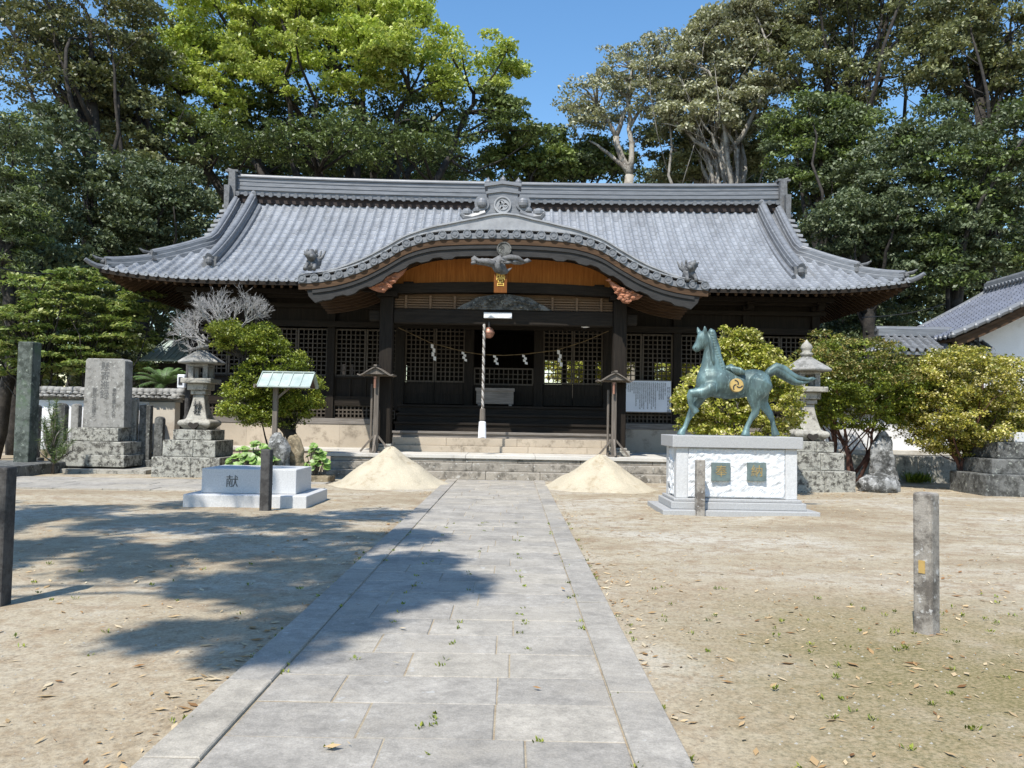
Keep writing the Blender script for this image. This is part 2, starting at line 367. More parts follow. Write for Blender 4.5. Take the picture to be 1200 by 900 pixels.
M['lf_dark'] = leaf('evergreen_leaf', [(.06, .08, .04), (.11, .14, .068), (.20, .235, .135)], .22, .5, .35)
M['lf_olive'] = leaf('olive_leaf', [(.10, .115, .05), (.18, .195, .09), (.31, .32, .18)], .22, .5, .35)
M['lf_silver'] = leaf('silver_sheen_leaf', [(.17, .175, .10), (.31, .31, .19), (.55, .54, .41)], .24, .5, .4)  # pale olive tints with the leaves' specular sheen put into the colour
M['lf_brown'] = leaf('bronze_leaf', [(.07, .085, .038), (.12, .13, .058), (.20, .19, .08)], .25)
M['lf_mid'] = leaf('mid_green_leaf', [(.075, .11, .035), (.14, .19, .055), (.25, .30, .10)], .28)
M['lf_maple'] = leaf('fresh_green_leaf', [(.10, .15, .045), (.21, .28, .08), (.38, .40, .15)], .38, clump=.6)
M['lf_yellow'] = leaf('yellow_green_leaf', [(.16, .20, .02), (.32, .34, .04), (.50, .47, .10), (.62, .56, .28)], .3, .4, clump=1.2)
M['lf_ybush'] = leaf('golden_bush_leaf', [(.12, .145, .025), (.27, .27, .04), (.44, .38, .06), (.64, .57, .28)], .25, .36, .5, clump=1.0)
M['lf_redbush'] = leaf('reddish_bush_leaf', [(.07, .10, .025), (.15, .18, .04), (.24, .17, .05), (.32, .32, .09)], .25, .4, clump=1.2)
M['lf_azalea'] = leaf('small_shrub_leaf', [(.08, .11, .015), (.18, .23, .03), (.34, .36, .05)], .3, clump=1.2)
M['lf_plant'] = leaf('broad_plant_leaf', [(.16, .30, .06), (.27, .42, .11), (.42, .54, .24)], .3, .4, clump=2)
M['lf_pine'] = leaf('pine_needle', [(.05, .09, .03), (.11, .17, .05), (.22, .27, .09)], .15)
M['lf_palm'] = leaf('palm_leaf', [(.08, .15, .05), (.15, .24, .09)], .2)
M['lf_dry'] = leaf('dry_leaf', [(.22, .11, .045), (.38, .23, .10), (.55, .40, .22), (.62, .52, .36)], .1, .8, .2)
# ---------------------------------------------------------------- ground
GW = []
def gz(x, y): return sum(A_*np.sin(a*x+b_*y+p) for A_, a, b_, p in GW)-.006
def build_ground():
    def axis(a, b, st, far):
        mid = list(np.arange(a, b+.01, st)); o, s_, x = [], st, b
        while x < far: s_ *= 1.6; x += s_; o.append(x)
        l, s_, x = [], st, a
        while x > -far: s_ *= 1.6; x -= s_; l.append(x)
        return np.array(l[::-1]+mid+o)
    xs, ys = axis(-13, 13, .16, 400), axis(0, 23, .16, 400)
    X, Y = np.meshgrid(xs, ys); rg = np.random.default_rng(3); Z = np.zeros_like(X)
    for _ in range(26):
        f = rg.uniform(.5, 5); a = rg.uniform(0, 2*pi); p = rg.uniform(0, 6)
        Z += .004/f**.6*np.sin(f*(X*cos(a)+Y*sin(a))+p); GW.append((.004/f**.6, f*cos(a), f*sin(a), p))
    inside = (np.abs(X) < 13) & (Y > 0) & (Y < 21); Z = np.where(inside, Z-.006, -.012)
    V = np.stack([X, Y, Z], -1).reshape(-1, 3); nx, ny = len(xs), len(ys)
    i = np.arange(nx*ny).reshape(ny, nx); F = np.stack([i[:-1,:-1], i[:-1,1:], i[1:,1:], i[1:,:-1]], -1).reshape(-1, 4)
    me = bpy.data.meshes.new('ground'); me.from_pydata(V.tolist(), [], F.tolist()); me.materials.append(M['ground'])
    me.polygons.foreach_set('use_smooth', [True]*len(F)); o = bpy.data.objects.new('ground', me); COL.objects.link(o)
    return tag(o, kind='structure')
build_ground()
PXL, PXR = -1.66, .86      # path edges
def path():
    b = MB(); r = random.Random(5); x0, x1 = PXL, PXR; kw = .27; y = -2.0; j = .006
    def slab(xa, xb, ya, yb, h):
        g = [r.uniform(-.003, .003) for _ in range(4)]; q = .006
        p = [(xa,ya),(xb,ya),(xb,yb),(xa,yb)]; c = [(xa+q,ya+q),(xb-q,ya+q),(xb-q,yb-q),(xa+q,yb-q)]
        vs = [(x,y_,-.05) for x,y_ in p]+[(x,y_,h-.006) for x,y_ in p]+[(x,y_,h+g[k]*.6) for k,(x,y_) in enumerate(c)]
        fs = [(0,1,5,4),(1,2,6,5),(2,3,7,6),(3,0,4,7),(4,5,9,8),(5,6,10,9),(6,7,11,10),(7,4,8,11),(8,9,10,11)]
        b.add(vs, fs)
    while y < 21.2:
        d = r.uniform(.43, .50); ye = min(y+d, 21.2); x = x0+kw; off = r.uniform(.25, .9)
        xs = [x]
        x += off
        while x < x1-kw-.25: xs.append(x); x += r.uniform(.55, .92)
        xs.append(x1-kw)
        for a, c in zip(xs, xs[1:]): slab(a+j/2, c-j/2, y+j/2, ye-j/2, .028+r.uniform(-.003, .003))
        y = ye
    for (a, c) in ((x0, x0+kw), (x1-kw, x1)):
        y = -2
        while y < 21.2:
            d = r.uniform(.8, 1.4); ye = min(y+d, 21.2); slab(a+j/2, c-j/2, y+j, ye-j, .04+r.uniform(-.004, .005)); y = ye
    o = b.build('stone_path', 'slab'); tag(o, kind='structure')
    b = MB(); b.box(x0+.01, x1-.01, -2, 21.19, -.02, .0235); tag(b.build('path_bedding', 'ground'), kind='structure')
    # side path on the left
    b = MB(); y = 16.9
    for row in range(5):
        x = -16+row*.3
        while x < -4.9:
            w_ = r.uniform(.7, 1.1)
            b.box(x+.005, x+w_-.005, y+.005, y+.575, -.05, .026+r.uniform(-.004, .004)); x += w_
        y += .58
    tag(b.build('side_path', 'slab', bevel=.006), kind='structure')
path()
# ---------------------------------------------------------------- the hall
X0 = -.30
HW, XG = 12.15, 9.75             # half width of eaves, of gable edge
YE, YR = 24.1, 29.0             # front eave and ridge depth
HE = at(592, 333, YE).z
YB = 2*YR-YE
def F(t): return .47*t+.056*t*t
def lift(d, t): return .30*max(0, 1-d/4.2)**2.6*max(0, 1-t/5)
hall = thing('shrine_hall', (X0, 26.3, 0), 'long dark wooden shrine hall with grey tiled roof and curved porch gable', 'shrine')
def roof_pt(side, c, t, dz=0):
    """side 0 front 1 back 2 left 3 right; c coordinate along the eave, t inwards"""
    if side < 2:
        d = HW-abs(c); z = HE+F(t)+lift(d, t)+dz
        return (X0+c, YE+t if side == 0 else YB-t, z)
    hl = YR-YE; d = hl-abs(c); z = HE+F(t)+lift(d, t)+dz
    return (X0+(-(HW-t) if side == 2 else HW-t), YR+c, z)
PROF = [(0, .012), (.12, -.016), (.3, -.026), (.54, -.016), (.60, .04), (.68, .085), (.80, .09), (.90, .062), (1, .012)]
def tile_side(side, cw=.30, rh=.235):
    b = MB(); vs, fs, ti = [], [], []; r = random.Random(side+1)
    half = HW if side < 2 else YR-YE; T = YR-YE if side < 2 else HW-XG
    nc = round(2*half/cw); cw = 2*half/nc; nr = int(T/rh)+1
    for i in range(nc):
        c0 = -half+i*cw; cm = c0+cw/2
        def tm(c): 
            if side < 2: return T if abs(c) <= XG+.02 else HW-abs(c)
            return min(T, half-abs(c))
        for j in range(nr):
            t0, t1 = j*rh, (j+1)*rh
            if t0 >= tm(cm): break
            base = len(vs); tv = r.random(); jt = r.uniform(-.004, .004)
            n = len(PROF)
            for (tt, dz) in ((t0, .045), (t0, .0), (t1, .018)):
                for (s_, h) in PROF:
                    c = c0+s_*cw; q = min(tt, max(0, tm(c)))
                    vs.append(roof_pt(side, c, q, h+dz+jt if dz else h-.01))
            # order rows: 0 lip top, 1 lip bottom, 2 far edge
            for k in range(n-1):
                fs.append((base+n+k, base+n+k+1, base+k+1, base+k)); fs.append((base+k, base+k+1, base+2*n+k+1, base+2*n+k)); ti += [tv*.6, tv]
        # round end tile at the eave
        if side == 0 or side > 1 or side == 1:
            p = Vector(roof_pt(side, c0+.77*cw, 0, .015)); base = len(vs); m = 10
            out = {0: (0,-1), 1: (0,1), 2: (-1,0), 3: (1,0)}[side]; al = {0: (1,0), 1: (-1,0), 2: (0,-1), 3: (0,1)}[side]
            for dd, rr in ((-.06, .062), (.05, .062), (.05, .045), (.038, .045)):
                for k in range(m):
                    a = 2*pi*k/m; vs.append((p.x+out[0]*dd+al[0]*cos(a)*rr, p.y+out[1]*dd+al[1]*cos(a)*rr, p.z+sin(a)*rr))
            for q in range(3):
                for k in range(m): fs.append((base+q*m+k, base+q*m+(k+1) % m, base+(q+1)*m+(k+1) % m, base+(q+1)*m+k)); ti.append(.4)
            fs.append(tuple(base+3*m+k for k in range(m))); ti.append(.35)
    o0 = ORG[hall.name]; me = bpy.data.meshes.new('tiled_slope')
    me.from_pydata([(x-o0[0], y-o0[1], z-o0[2]) for x, y, z in vs], [], fs); me.materials.append(M['tile'])
    a = me.attributes.new('tint', 'FLOAT', 'FACE'); a.data.foreach_set('value', ti); me.update()
    o = bpy.data.objects.new('tiled_slope', me); COL.objects.link(o); o.parent = hall; ORG[o.name] = o0; return o
slopes = [tile_side(k) for k in range(4)]
def sheet(side, dz0, dz1, name, mat, t1=None):
    b = MB(); half = HW if side < 2 else YR-YE; T = t1 or (YR-YE if side < 2 else HW-XG+.3); n, m = 50, 8; vs = []
    for dz in (dz0, dz1):
        for i in range(n+1):
            c = -half+.06+(2*half-.12)*i/n
            mx = (T if abs(c) <= XG-.1 else HW-abs(c)) if side < 2 else min(T, half-abs(c))
            for j in range(m+1): vs.append(roof_pt(side, c, min(.04+T*j/m, max(mx, .04)), dz))
    fs = []; q = (n+1)*(m+1)
    for i in range(n):
        for j in range(m):
            a = i*(m+1)+j; fs.append((a, a+1, a+m+2, a+m+1)); fs.append((q+a, q+a+m+1, q+a+m+2, q+a+1))
    for i in range(n): a = i*(m+1); fs.append((a, a+m+1, q+a+m+1, q+a))
    b.add(vs, fs); return b.build(name, mat, hall)
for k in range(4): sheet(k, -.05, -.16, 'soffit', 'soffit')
# rafters and fascia
for side in range(4):
    b = MB(); half = HW if side < 2 else YR-YE; n = int(2*half/.27)
    for i in range(n+1):
        c = -half+.1+(2*half-.2)*i/n; tm = min(2.35, half-abs(c)+.05)
        if tm < .25: continue
        b.bar(roof_pt(side, c, .1, -.215), roof_pt(side, c, tm, -.215), .07, .10)
    b.build('rafters', 'wood_brown', hall)
    b = MB()
    for i in range(40):
        a, c = -half+2*half*i/40, -half+2*half*(i+1)/40
        b.bar(roof_pt(side, a, .03, -.09), roof_pt(side, c, .03, -.09), .05, .13)
    b.build('fascia', 'woodx', hall)
# ridges
def sweep(b, pts, prof, mi=0, side=None):
    """profile (offset sideways, height) swept along pts, vertical up"""
    pts = [Vector(p) for p in pts]; vs = []; n = len(prof); fs = []
    for i, p in enumerate(pts):
        d = pts[min(i+1, len(pts)-1)]-pts[max(i-1, 0)]; r = Vector((d.y, -d.x, 0)).normalized()
        u = r.cross(d).normalized()
        if u.z < 0: u = -u
        for s_, h in prof: vs.append(p+r*s_+u*h)
    for i in range(len(pts)-1):
        for k in range(n): fs.append((i*n+k, i*n+(k+1) % n, (i+1)*n+(k+1) % n, (i+1)*n+k))
    fs.append(tuple(range(n-1, -1, -1))); fs.append(tuple((len(pts)-1)*n+k for k in range(n))); b.add(vs, fs, mi)
def rprof(w_, h, cap=.09, lay=3):
    p = []; 
    for k in range(lay):
        z0, z1 = -.12+(h+.12)*k/lay, -.12+(h+.12)*(k+1)/lay; x = w_/2-.02*k
        p += [(x, z0+.012), (x, z1-.012), (x-.015, z1)]
    c = [(cap*cos(a), h+cap*.9*sin(a)) for a in [pi*q/8 for q in range(9)]]
    return p+c+[(-x, z) for x, z in p[::-1]]
ridge = MB(); zr = HE+F(YR-YE)
def sagz(x): return .12*(abs(x)/XG)**2.5
pts = [(X0+x, YR, zr+sagz(x)) for x in np.linspace(-XG-.1, XG+.1, 25)]
sweep(ridge, [(p[0], p[1], p[2]+.02) for p in pts], [(.24,-.2),(.24,.10),(-.24,.10),(-.24,-.2)], 1)
sweep(ridge, [(p[0], p[1], p[2]) for p in pts], [(.22,.10),(.22,.26),(.27,.27),(.27,.30),(.21,.31),(.205,.42),(.225,.43),(.225,.45),(.20,.46),(.195,.58),(.215,.59),(.215,.61),(.19,.62),(.185,.73),(.24,.74),(.24,.78),(.11,.80),(.09,.87),(0,.91),(-.09,.87),(-.11,.80),(-.24,.78),(-.24,.74),(-.185,.73),(-.19,.62),(-.215,.61),(-.215,.59),(-.195,.58),(-.20,.46),(-.225,.45),(-.225,.43),(-.205,.42),(-.21,.31),(-.27,.30),(-.27,.27),(-.22,.26),(-.22,.10)], 0)
for i in range(66):       # row of round tiles under the ridge courses
    x = -XG+.1+(2*XG-.2)*i/65
    for s_ in (-1, 1):
        z = zr+sagz(x)+.13
        ridge.tube([(X0+x, YR+s_*.18, z), (X0+x, YR+s_*.40, z-.04)], .085, 8)
        if i < 65:
            ridge.box(X0+x+.06, X0+x+.24, min(YR+s_*.2, YR+s_*.33), max(YR+s_*.2, YR+s_*.33), z-.05, z-.01)
ro = ridge.build('main_ridge', ['ridge', 'clay'], hall)
for s_ in (-1, 1):
    b = MB()
    # descending ridge on the front and back slope
    for sd in (0, 1):
        P = [roof_pt(sd, s_*(9.12+.12*(1-t/4.9)), t, .06) for t in np.linspace(4.95, 1.05, 14)]
        sweep(b, P, rprof(.36, .30, .10)); 
        P2 = [roof_pt(sd, s_*(9.12+.12*(1-t/4.9))-.27*s_, t, .07) for t in np.linspace(4.6, .85, 14)]
        sweep(b, P2, [(.07, -.05), (.06, .05), (0, .09), (-.06, .05), (-.07, -.05)])
        # verge and hip ridge
        P = [roof_pt(sd, s_*(XG-.05), t, .05) for t in np.linspace(4.7, 2.75, 7)]+[roof_pt(sd, s_*(HW-t), t, .05) for t in np.linspace(2.45, 1.15, 7)]
        for q in range(1, 6): pass
        sweep(b, P, rprof(.34, .26, .09))
        P = [roof_pt(sd, s_*(HW-t), t, .05) for t in np.linspace(1.5, .12, 8)]
        P = [(x, y, z+.05*(k/7)**2) for k, (x, y, z) in enumerate(P)]
        sweep(b, P, rprof(.32, .14, .085, 2))
        # up curved corner tile
        p = Vector(roof_pt(sd, s_*(HW), 0, .03)); dr = Vector((s_, -1 if sd == 0 else 1, 0)).normalized()
        b.tube([p-dr*.3, p+dr*.05, p+dr*.25+Vector((0,0,.07)), p+dr*.4+Vector((0,0,.16))], [.08, .085, .075, .06], 8)
    b.build('descending_ridge', 'ridge', hall)
    b = MB()
    for sd in (0, 1):
        dy = -1 if sd == 0 else 1
        def oni(p, w_, h, dr):
            b = MB()
            dr = Vector(dr).normalized(); r = Vector((dr.y, -dr.x, 0)) if abs(dr.x) > .1 else Vector((1, 0, 0)); p = Vector(p)
            o = [(-.5,0),(-.62,.18),(-.5,.22),(-.46,.6),(-.55,.85),(-.3,.82),(-.15,1.05),(.15,1.05),(.3,.82),(.55,.85),(.46,.6),(.5,.22),(.62,.18),(.5,0)]
            vs = []
            for q in (0, .14):
                for a, c in o: vs.append(p-dr*q+r*a*w_+Vector((0,0,c*h)))
            n = len(o); b.add(vs, [tuple(range(n)), tuple(range(2*n-1, n-1, -1))]+[(i, (i+1) % n, (i+1) % n+n, i+n) for i in range(n)])
            b.ball(p+dr*.04+Vector((0,0,h*.5)), (w_*.28, w_*.28, h*.3), 10, noise=.1)
            b.build('end_tile', 'ridge_dark', hall)
        oni(roof_pt(sd, s_*9.2, .95, -.02), .42, .46, (0, dy, 0))
        oni(roof_pt(sd, s_*(HW-1.05), 1.05, .02), .30, .36, (s_, dy, 0))
        oni(roof_pt(sd, s_*(HW-.1), .1, .04), .28, .24, (s_, dy, 0))
        for q in (1.05, .1):
            b = MB()
            p = Vector(roof_pt(sd, s_*(HW-q), q, .30 if q > 1 else .22)); d = Vector((s_, dy, 0)).normalized()
            b.tube([p, p+d*.22+Vector((0,0,.02)), p+d*.34+Vector((0,0,.09))], [.05,.05,.02], 8)
            b.build('corner_finial', 'ridge_dark', hall)
    b = MB()
    # ridge end ornament
    x = X0+s_*(XG+.1)
    b.prism([(x-.10, zr-.35), (x+.10, zr-.35), (x+.14, zr+.2), (x+.11, zr+1.02), (x-.11, zr+1.02), (x-.14, zr+.2)], YR-.42, YR+.42)
    b.box(x-.16-.12*(s_ < 0), x+.16+.12*(s_ > 0), YR-.3, YR+.3, zr+1.02, zr+1.10)
    b.prism([(x+s_*.1-.07, zr-.75), (x+s_*.1+.07, zr-.75), (x+s_*.1+.10, zr+.45), (x+s_*.1-.10, zr+.45)] , YR-.62, YR-.44)
    b.tube([(x, YR, zr+1.12), (x+s_*.2, YR, zr+1.16), (x+s_*.3, YR, zr+1.22)], [.06, .05, .03], 8)
    b.build('ridge_end', 'ridge_dark', hall)
    # verge tiles stepping down the gable and gable wall
    for sd in (0, 1):
        b = MB()
        for t in np.arange(2.55, 4.85, .26):
            p = roof_pt(sd, s_*(XG+.05), t, .06); q = roof_pt(sd, s_*(XG+.42), t, .02)
            b.bar(p, q, .20, .09)
            b.ball((q[0], q[1], q[2]), .055, 8)
        b.build('verge_tiles', 'ridge_pale', hall)
    b = MB(); xg = X0+s_*(XG-.45); z0 = HE+F(2.2)-.1
    b.add([(xg, YE+2.3, z0), (xg, YB-2.3, z0), (xg, YR, zr-.1), (xg-s_*.1, YE+2.3, z0), (xg-s_*.1, YB-2.3, z0), (xg-s_*.1, YR, zr-.1)], [(0,1,2),(3,5,4),(0,2,5,3),(1,4,5,2),(0,3,4,1)])
    for t in (0, 1):
        for k in range(6):
            a = roof_pt(t, s_*(XG+.05), 2.6+k*.38, -.16); c = roof_pt(t, s_*(XG+.05), 2.6+(k+1)*.38, -.16); b.bar(a, c, .08, .26)
    b.build('gable_wall', 'wood', hall)
# ---- podium, foundation and wooden walls
WY = 26.3; BAY = 2.245
def zz(v, Y=WY, u=592): return at(u, v, Y).z
ZP = .62
b = MB(); x = -HW+.8
while x < HW-.9:
    w_ = min(random.Random(int(x*10)).uniform(1.0, 1.9), HW-.8-x); b.box(X0+x+.004, X0+x+w_-.004, 25.05, 25.5, -.1, ZP-.09); x += w_
b.box(X0-HW+1, X0+HW-1, 25.3, 33.4, 0, ZP-.095)
b.build('podium', 'beige', hall, bevel=.01)
b = MB(); x = -HW+.72
while x < HW-.9:
    w_ = min(1.6, HW-.72-x); b.box(X0+x+.003, X0+x+w_-.003, 25.0, 26.2, ZP-.088, ZP); x += w_
b.build('podium_edge', 'platform', hall, bevel=.008)
for sg in (-1, 1):
    x = 3.75; b = MB()
    while x < 10.1:
        w_ = min(1.5, 10.15-x); a0, a1 = sorted((X0+sg*(x+.0005), X0+sg*(x+w_-.0005))); b.box(a0, a1, 26.15, 26.6, ZP-.01, 1.36); x += w_
    b.build('foundation', ['beige'], hall, bevel=.006)
zs_, zlat0, zlat1, zrail0, zrail1, zpan1, zwin0, zwin1, zlint = 1.36, 1.56, 1.97, 2.02, 2.27, 2.86, 2.92, 4.46, 4.72
ZF = 2.03
def lattice(b, x0, x1, z0, z1, y, cw=.152, bw=.034, d=.035, fr=.05, mi=0):
    n = max(2, round((x1-x0-2*fr)/cw)); m = max(2, round((z1-z0-2*fr)/cw))
    if fr:
        b.box(x0, x1, y-.02, y+.05, z0, z0+fr, mi); b.box(x0, x1, y-.02, y+.05, z1-fr, z1, mi)
        b.box(x0, x0+fr, y-.018, y+.048, z0+fr, z1-fr, mi); b.box(x1-fr, x1, y-.018, y+.048, z0+fr, z1-fr, mi)
    for i in range(1, n):
        x = x0+fr+(x1-x0-2*fr)*i/n; b.box(x-bw/2, x+bw/2, y, y+d, z0+fr, z1-fr, mi)
    for j in range(1, m):
        z = z0+fr+(z1-z0-2*fr)*j/m; b.box(x0+fr, x1-fr, y+.004, y+d-.004, z-bw/2, z+bw/2, mi)
for i in range(10):      # columns of the facade
    x = X0+(i-4.5)*BAY; b = MB()
    w_ = .15 if 3 <= i <= 6 else .125
    b.box(x-w_, x+w_, WY-.13, WY+.15, 1.30 if not 3 <= i <= 6 else ZF-.2, HE+.25)
    b.build('column', 'wood', hall, bevel=.012)
    b = MB(); b.box(x-w_, x+w_, WY+5.8, WY+5.94, ZP, HE+.2); b.build('column', 'wood', hall)
for i in range(9):
    xa, xb = X0+(i-4.5)*BAY+.127, X0+(i-3.5)*BAY-.127
    if i in (3, 4, 5): xa += .025; xb -= .025
    xm = (xa+xb)/2
    if i in (3, 5):
        for (p, q) in ((xa, xm-.01), (xm+.01, xb)):
            b = MB(); lattice(b, p, q, 2.78, 4.63, WY, .148); o = b.build('lattice_door', 'lattice', hall)
            b = MB(); b.box(p, q, WY-.015, WY+.045, ZF+.05, 2.775); b.box(p+.06, q-.06, WY-.028, WY-.016, ZF+.12, 2.36); b.box(p+.06, q-.06, WY-.028, WY-.016, 2.42, 2.70)
            b.build('door_panel', 'wood', hall)
    elif i == 4:
        b = MB(); lattice(b, xa, xb, 2.72, 3.28, WY+.02, .148); b.build('low_lattice', 'lattice', hall)
        b = MB(); b.box(xa, xb, WY, WY+.06, ZF+.05, 2.715); b.build('door_panel', 'wood', hall)
    else:
        b = MB(); lattice(b, xa, xb, zs_+.20, zlat1, WY+.01, .125, .045, fr=.03); b.build('vent_lattice', 'lattice', hall)
        b = MB(); b.box(xa, xb, WY-.06, WY+.08, zrail0, zrail1); b.box(xa, xb, WY-.05, WY+.07, zpan1+.003, zwin0-.003); b.box(xa, xb, WY-.055, WY+.075, zlat1+.003, zrail0-.003)
        b.build('rail', 'woodx', hall)
        b = MB(); nn = 4
        b.box(xa, xb, WY+.02, WY+.06, zrail1, zpan1)
        for k in range(nn+1):
            x = xa+(xb-xa)*k/nn; b.box(max(xa, x-.03), min(xb, x+.03), WY-.03, WY+.018, zrail1+.002, zpan1-.002)
        b.build('wall_panel', 'wood', hall)
        for (p, q) in ((xa, xm-.01), (xm+.01, xb)):
            b = MB(); lattice(b, p, q, zwin0, zwin1, WY+.01, .15); b.build('lattice_window', 'lattice', hall)
    b = MB(); b.box(xa, xb, WY+.02, WY+.08, 4.725, HE+.25)
    for k in range(1, 3): b.box(xa, xb, WY-.01, WY+.018, 4.95+k*.28, 4.98+k*.28)
    b.build('upper_panel', 'wood', hall)
for y_, za, zb_ in ((.20, 4.50, 4.70), (.19, 5.12, 5.26), (.32, 5.42, 5.66)):
    b = MB(); b.box(X0-4.5*BAY-.3, X0+4.5*BAY+.3, WY-y_, WY-.132, za, zb_); b.build('lintel', 'woodx', hall, bevel=.01)
for sg in (-1, 1):
    b = MB(); xs = sorted((X0+sg*3.7, X0+sg*(4.5*BAY+.2))); b.box(xs[0], xs[1], WY-.17, WY+.2, 1.362, 1.55)
    b.build('sill_beam', 'wood_greyx', hall, bevel=.01)
b = MB()
for i in range(10):
    x = X0+(i-4.5)*BAY
    b.box(x-.18, x+.18, WY-.34, WY-.12, 5.27, 5.40); b.box(x-.10, x+.10, WY-.62, WY-.33, 5.28, 5.42); b.box(x-.13, x+.13, WY-.62, WY-.36, 5.43, 5.5)
b.box(X0-4.5*BAY-.4, X0+4.5*BAY+.4, WY-.60, WY-.44, 5.51, 5.66)
b.build('bracket_row', 'wood', hall, bevel=.01)
# interior, side and back walls
b = MB(); xw = 4.5*BAY
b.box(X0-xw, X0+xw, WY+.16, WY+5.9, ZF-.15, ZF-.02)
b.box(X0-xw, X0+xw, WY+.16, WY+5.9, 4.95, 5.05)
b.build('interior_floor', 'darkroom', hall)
for s_ in (-1, 1): x = X0+s_*xw; b = MB(); b.box(x-.06, x+.06, WY+.16, WY+5.79, 1.36, HE+.25); b.build('side_wall', 'wood', hall)
b = MB()
for i in range(9):
    xa, xb = X0+(i-4.5)*BAY, X0+(i-3.5)*BAY; y = WY+5.95
    opens = {5: (.2, .9), 6: (.1, .8), 7: (.15, .85), 2: (.55, .75), 1:(.6,.8)}.get(i)
    if opens:
        o0_, o1_ = xa+opens[0]*BAY, xa+opens[1]*BAY; zt = 4.0 if i > 4 else 3.7
        b.box(xa, o0_, y, y+.08, ZP, 5.6); b.box(o1_, xb, y, y+.08, ZP, 5.6); b.box(o0_, o1_, y, y+.08, ZP, 2.5); b.box(o0_, o1_, y, y+.08, zt, 5.6)
        b.box((o0_+o1_)/2-.1, (o0_+o1_)/2+.1, y+.01, y+.07, 2.5, zt)
    else: b.box(xa, xb, y, y+.08, ZP, 5.6)
b.build('back_wall', 'wood', hall)
# under floor dark skirting behind vents
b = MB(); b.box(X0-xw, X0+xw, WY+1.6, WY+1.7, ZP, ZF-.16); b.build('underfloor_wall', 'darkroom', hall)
# ---- porch steps and stone stair
b = MB(); r = random.Random(2)
for k, (z0, z1, y) in enumerate(((-.1, .20, 21.55), (.203, .41, 21.9), (.413, ZP-.1, 22.25))):
    x = -4.65+k*.02
    while x < 4.60:
        w_ = min(r.uniform(1.4, 2.2), 4.65-k*.02-x); b.box(X0-.05+x+.004, X0-.05+x+w_-.004, y, y+.5 if k < 2 else 23.0, z0, z1); x += w_
b.build('stone_stair', 'step', hall, bevel=.015)
b = MB(); x = -4.7
while x < 4.65:
    w_ = min(1.9, 4.7-x); b.box(X0-.05+x+.003, X0-.05+x+w_-.003, 22.2, 24.99, ZP-.098, ZP+.0); x += w_
b.build('porch_paving', 'platform', hall, bevel=.01)
b = MB(); x = -3.25; r = random.Random(9)
for (y0, y1, z0, z1) in ((23.95, 24.35, ZP, .80), (24.1, 24.5, .80, 1.03)):
    x = -3.25
    while x < 3.24:
        w_ = min(r.uniform(1.6, 2.6), 3.25-x); b.box(X0+x+.003, X0+x+w_-.003, y0, y1, z0+.002, z1); x += w_
b.build('stone_step', 'beige', hall, bevel=.01)
for k, (y, z) in enumerate(((24.3, 1.22), (24.68, 1.49), (25.06, 1.76), (25.44, ZF))):
    b = MB(); b.box(X0-3.3, X0+3.3, y, 26.1 if k == 3 else y+.42, z-.07, z); b.box(X0-3.27, X0+3.27, y+.05, y+.09, z-.28, z-.072)
    b.build('wooden_step', 'wood_greyx' if k == 0 else 'woodx', hall, bevel=.006)
for s_ in (-1, 1): b = MB(); b.box(X0+s_*3.36-.06, X0+s_*3.36+.06, 24.4, 26.1, ZP, 1.1); b.build('stair_cheek', 'woodx', hall)
# ---- porch columns and beams
PY = 23.15; CX = 3.33
for s_ in (-1, 1):
    b = MB(); x = X0+s_*CX; b.box(x-.19, x+.19, PY-.19, PY+.19, .86, 5.05); b.build('porch_column', 'wood', hall, bevel=.03)
    b = MB(); b.box(x-.30, x+.30, PY-.30, PY+.30, ZP, .78); b.box(x-.23, x+.23, PY-.23, PY+.23, .78, .86); b.build('column_base', 'lichen_pale', hall, bevel=.02)
    b = MB(); b.box(x-.3, x+.3, PY-.28, PY+.28, 5.05, 5.2); b.box(x-.75, x+.75, PY-.1, PY+.1, 5.2, 5.36)
    for q in (-.6, 0, .6): b.box(x+q-.14, x+q+.14, PY-.14, PY+.14, 5.36, 5.5)
    b.box(x-.12, x+.12, PY-.7, WY-.2, 5.21, 5.35)
    b.build('bracket', 'wood', hall, bevel=.015)
    # curved connecting beam to the hall
    b = MB(); P = [(x, PY+.1, 4.5), (x, 24.2, 4.85), (x, 25.3, 4.95), (x, WY-.2, 4.8)]; b.tube(P, .14, 8, flat=.7); b.build('connecting_beam', 'wood', hall)
b = MB(); b.box(X0-CX+.19, X0+CX-.19, PY-.13, PY+.13, 4.30, 4.72)
b.box(X0-CX-.5, X0-CX-.19, PY-.10, PY+.10, 4.36, 4.66); b.box(X0+CX+.19, X0+CX+.5, PY-.10, PY+.10, 4.36, 4.66)
b.build('porch_lintel', 'woodx', hall, bevel=.03)
b = MB()
for k in range(5): b.box(X0-CX+.2, X0+CX-.2, PY+.0+k*.02, PY+.03+k*.02, 4.76+k*.075, 4.80+k*.075)
for k in range(9): x = X0-2.8+k*.7; b.box(x-.03, x+.03, PY-.04, PY+.0, 4.74, 5.12)
b.box(X0-CX+.2, X0+CX-.2, PY+.15, PY+.18, 4.722, 5.3)
b.build('slatted_frieze', 'wood_mid', hall)
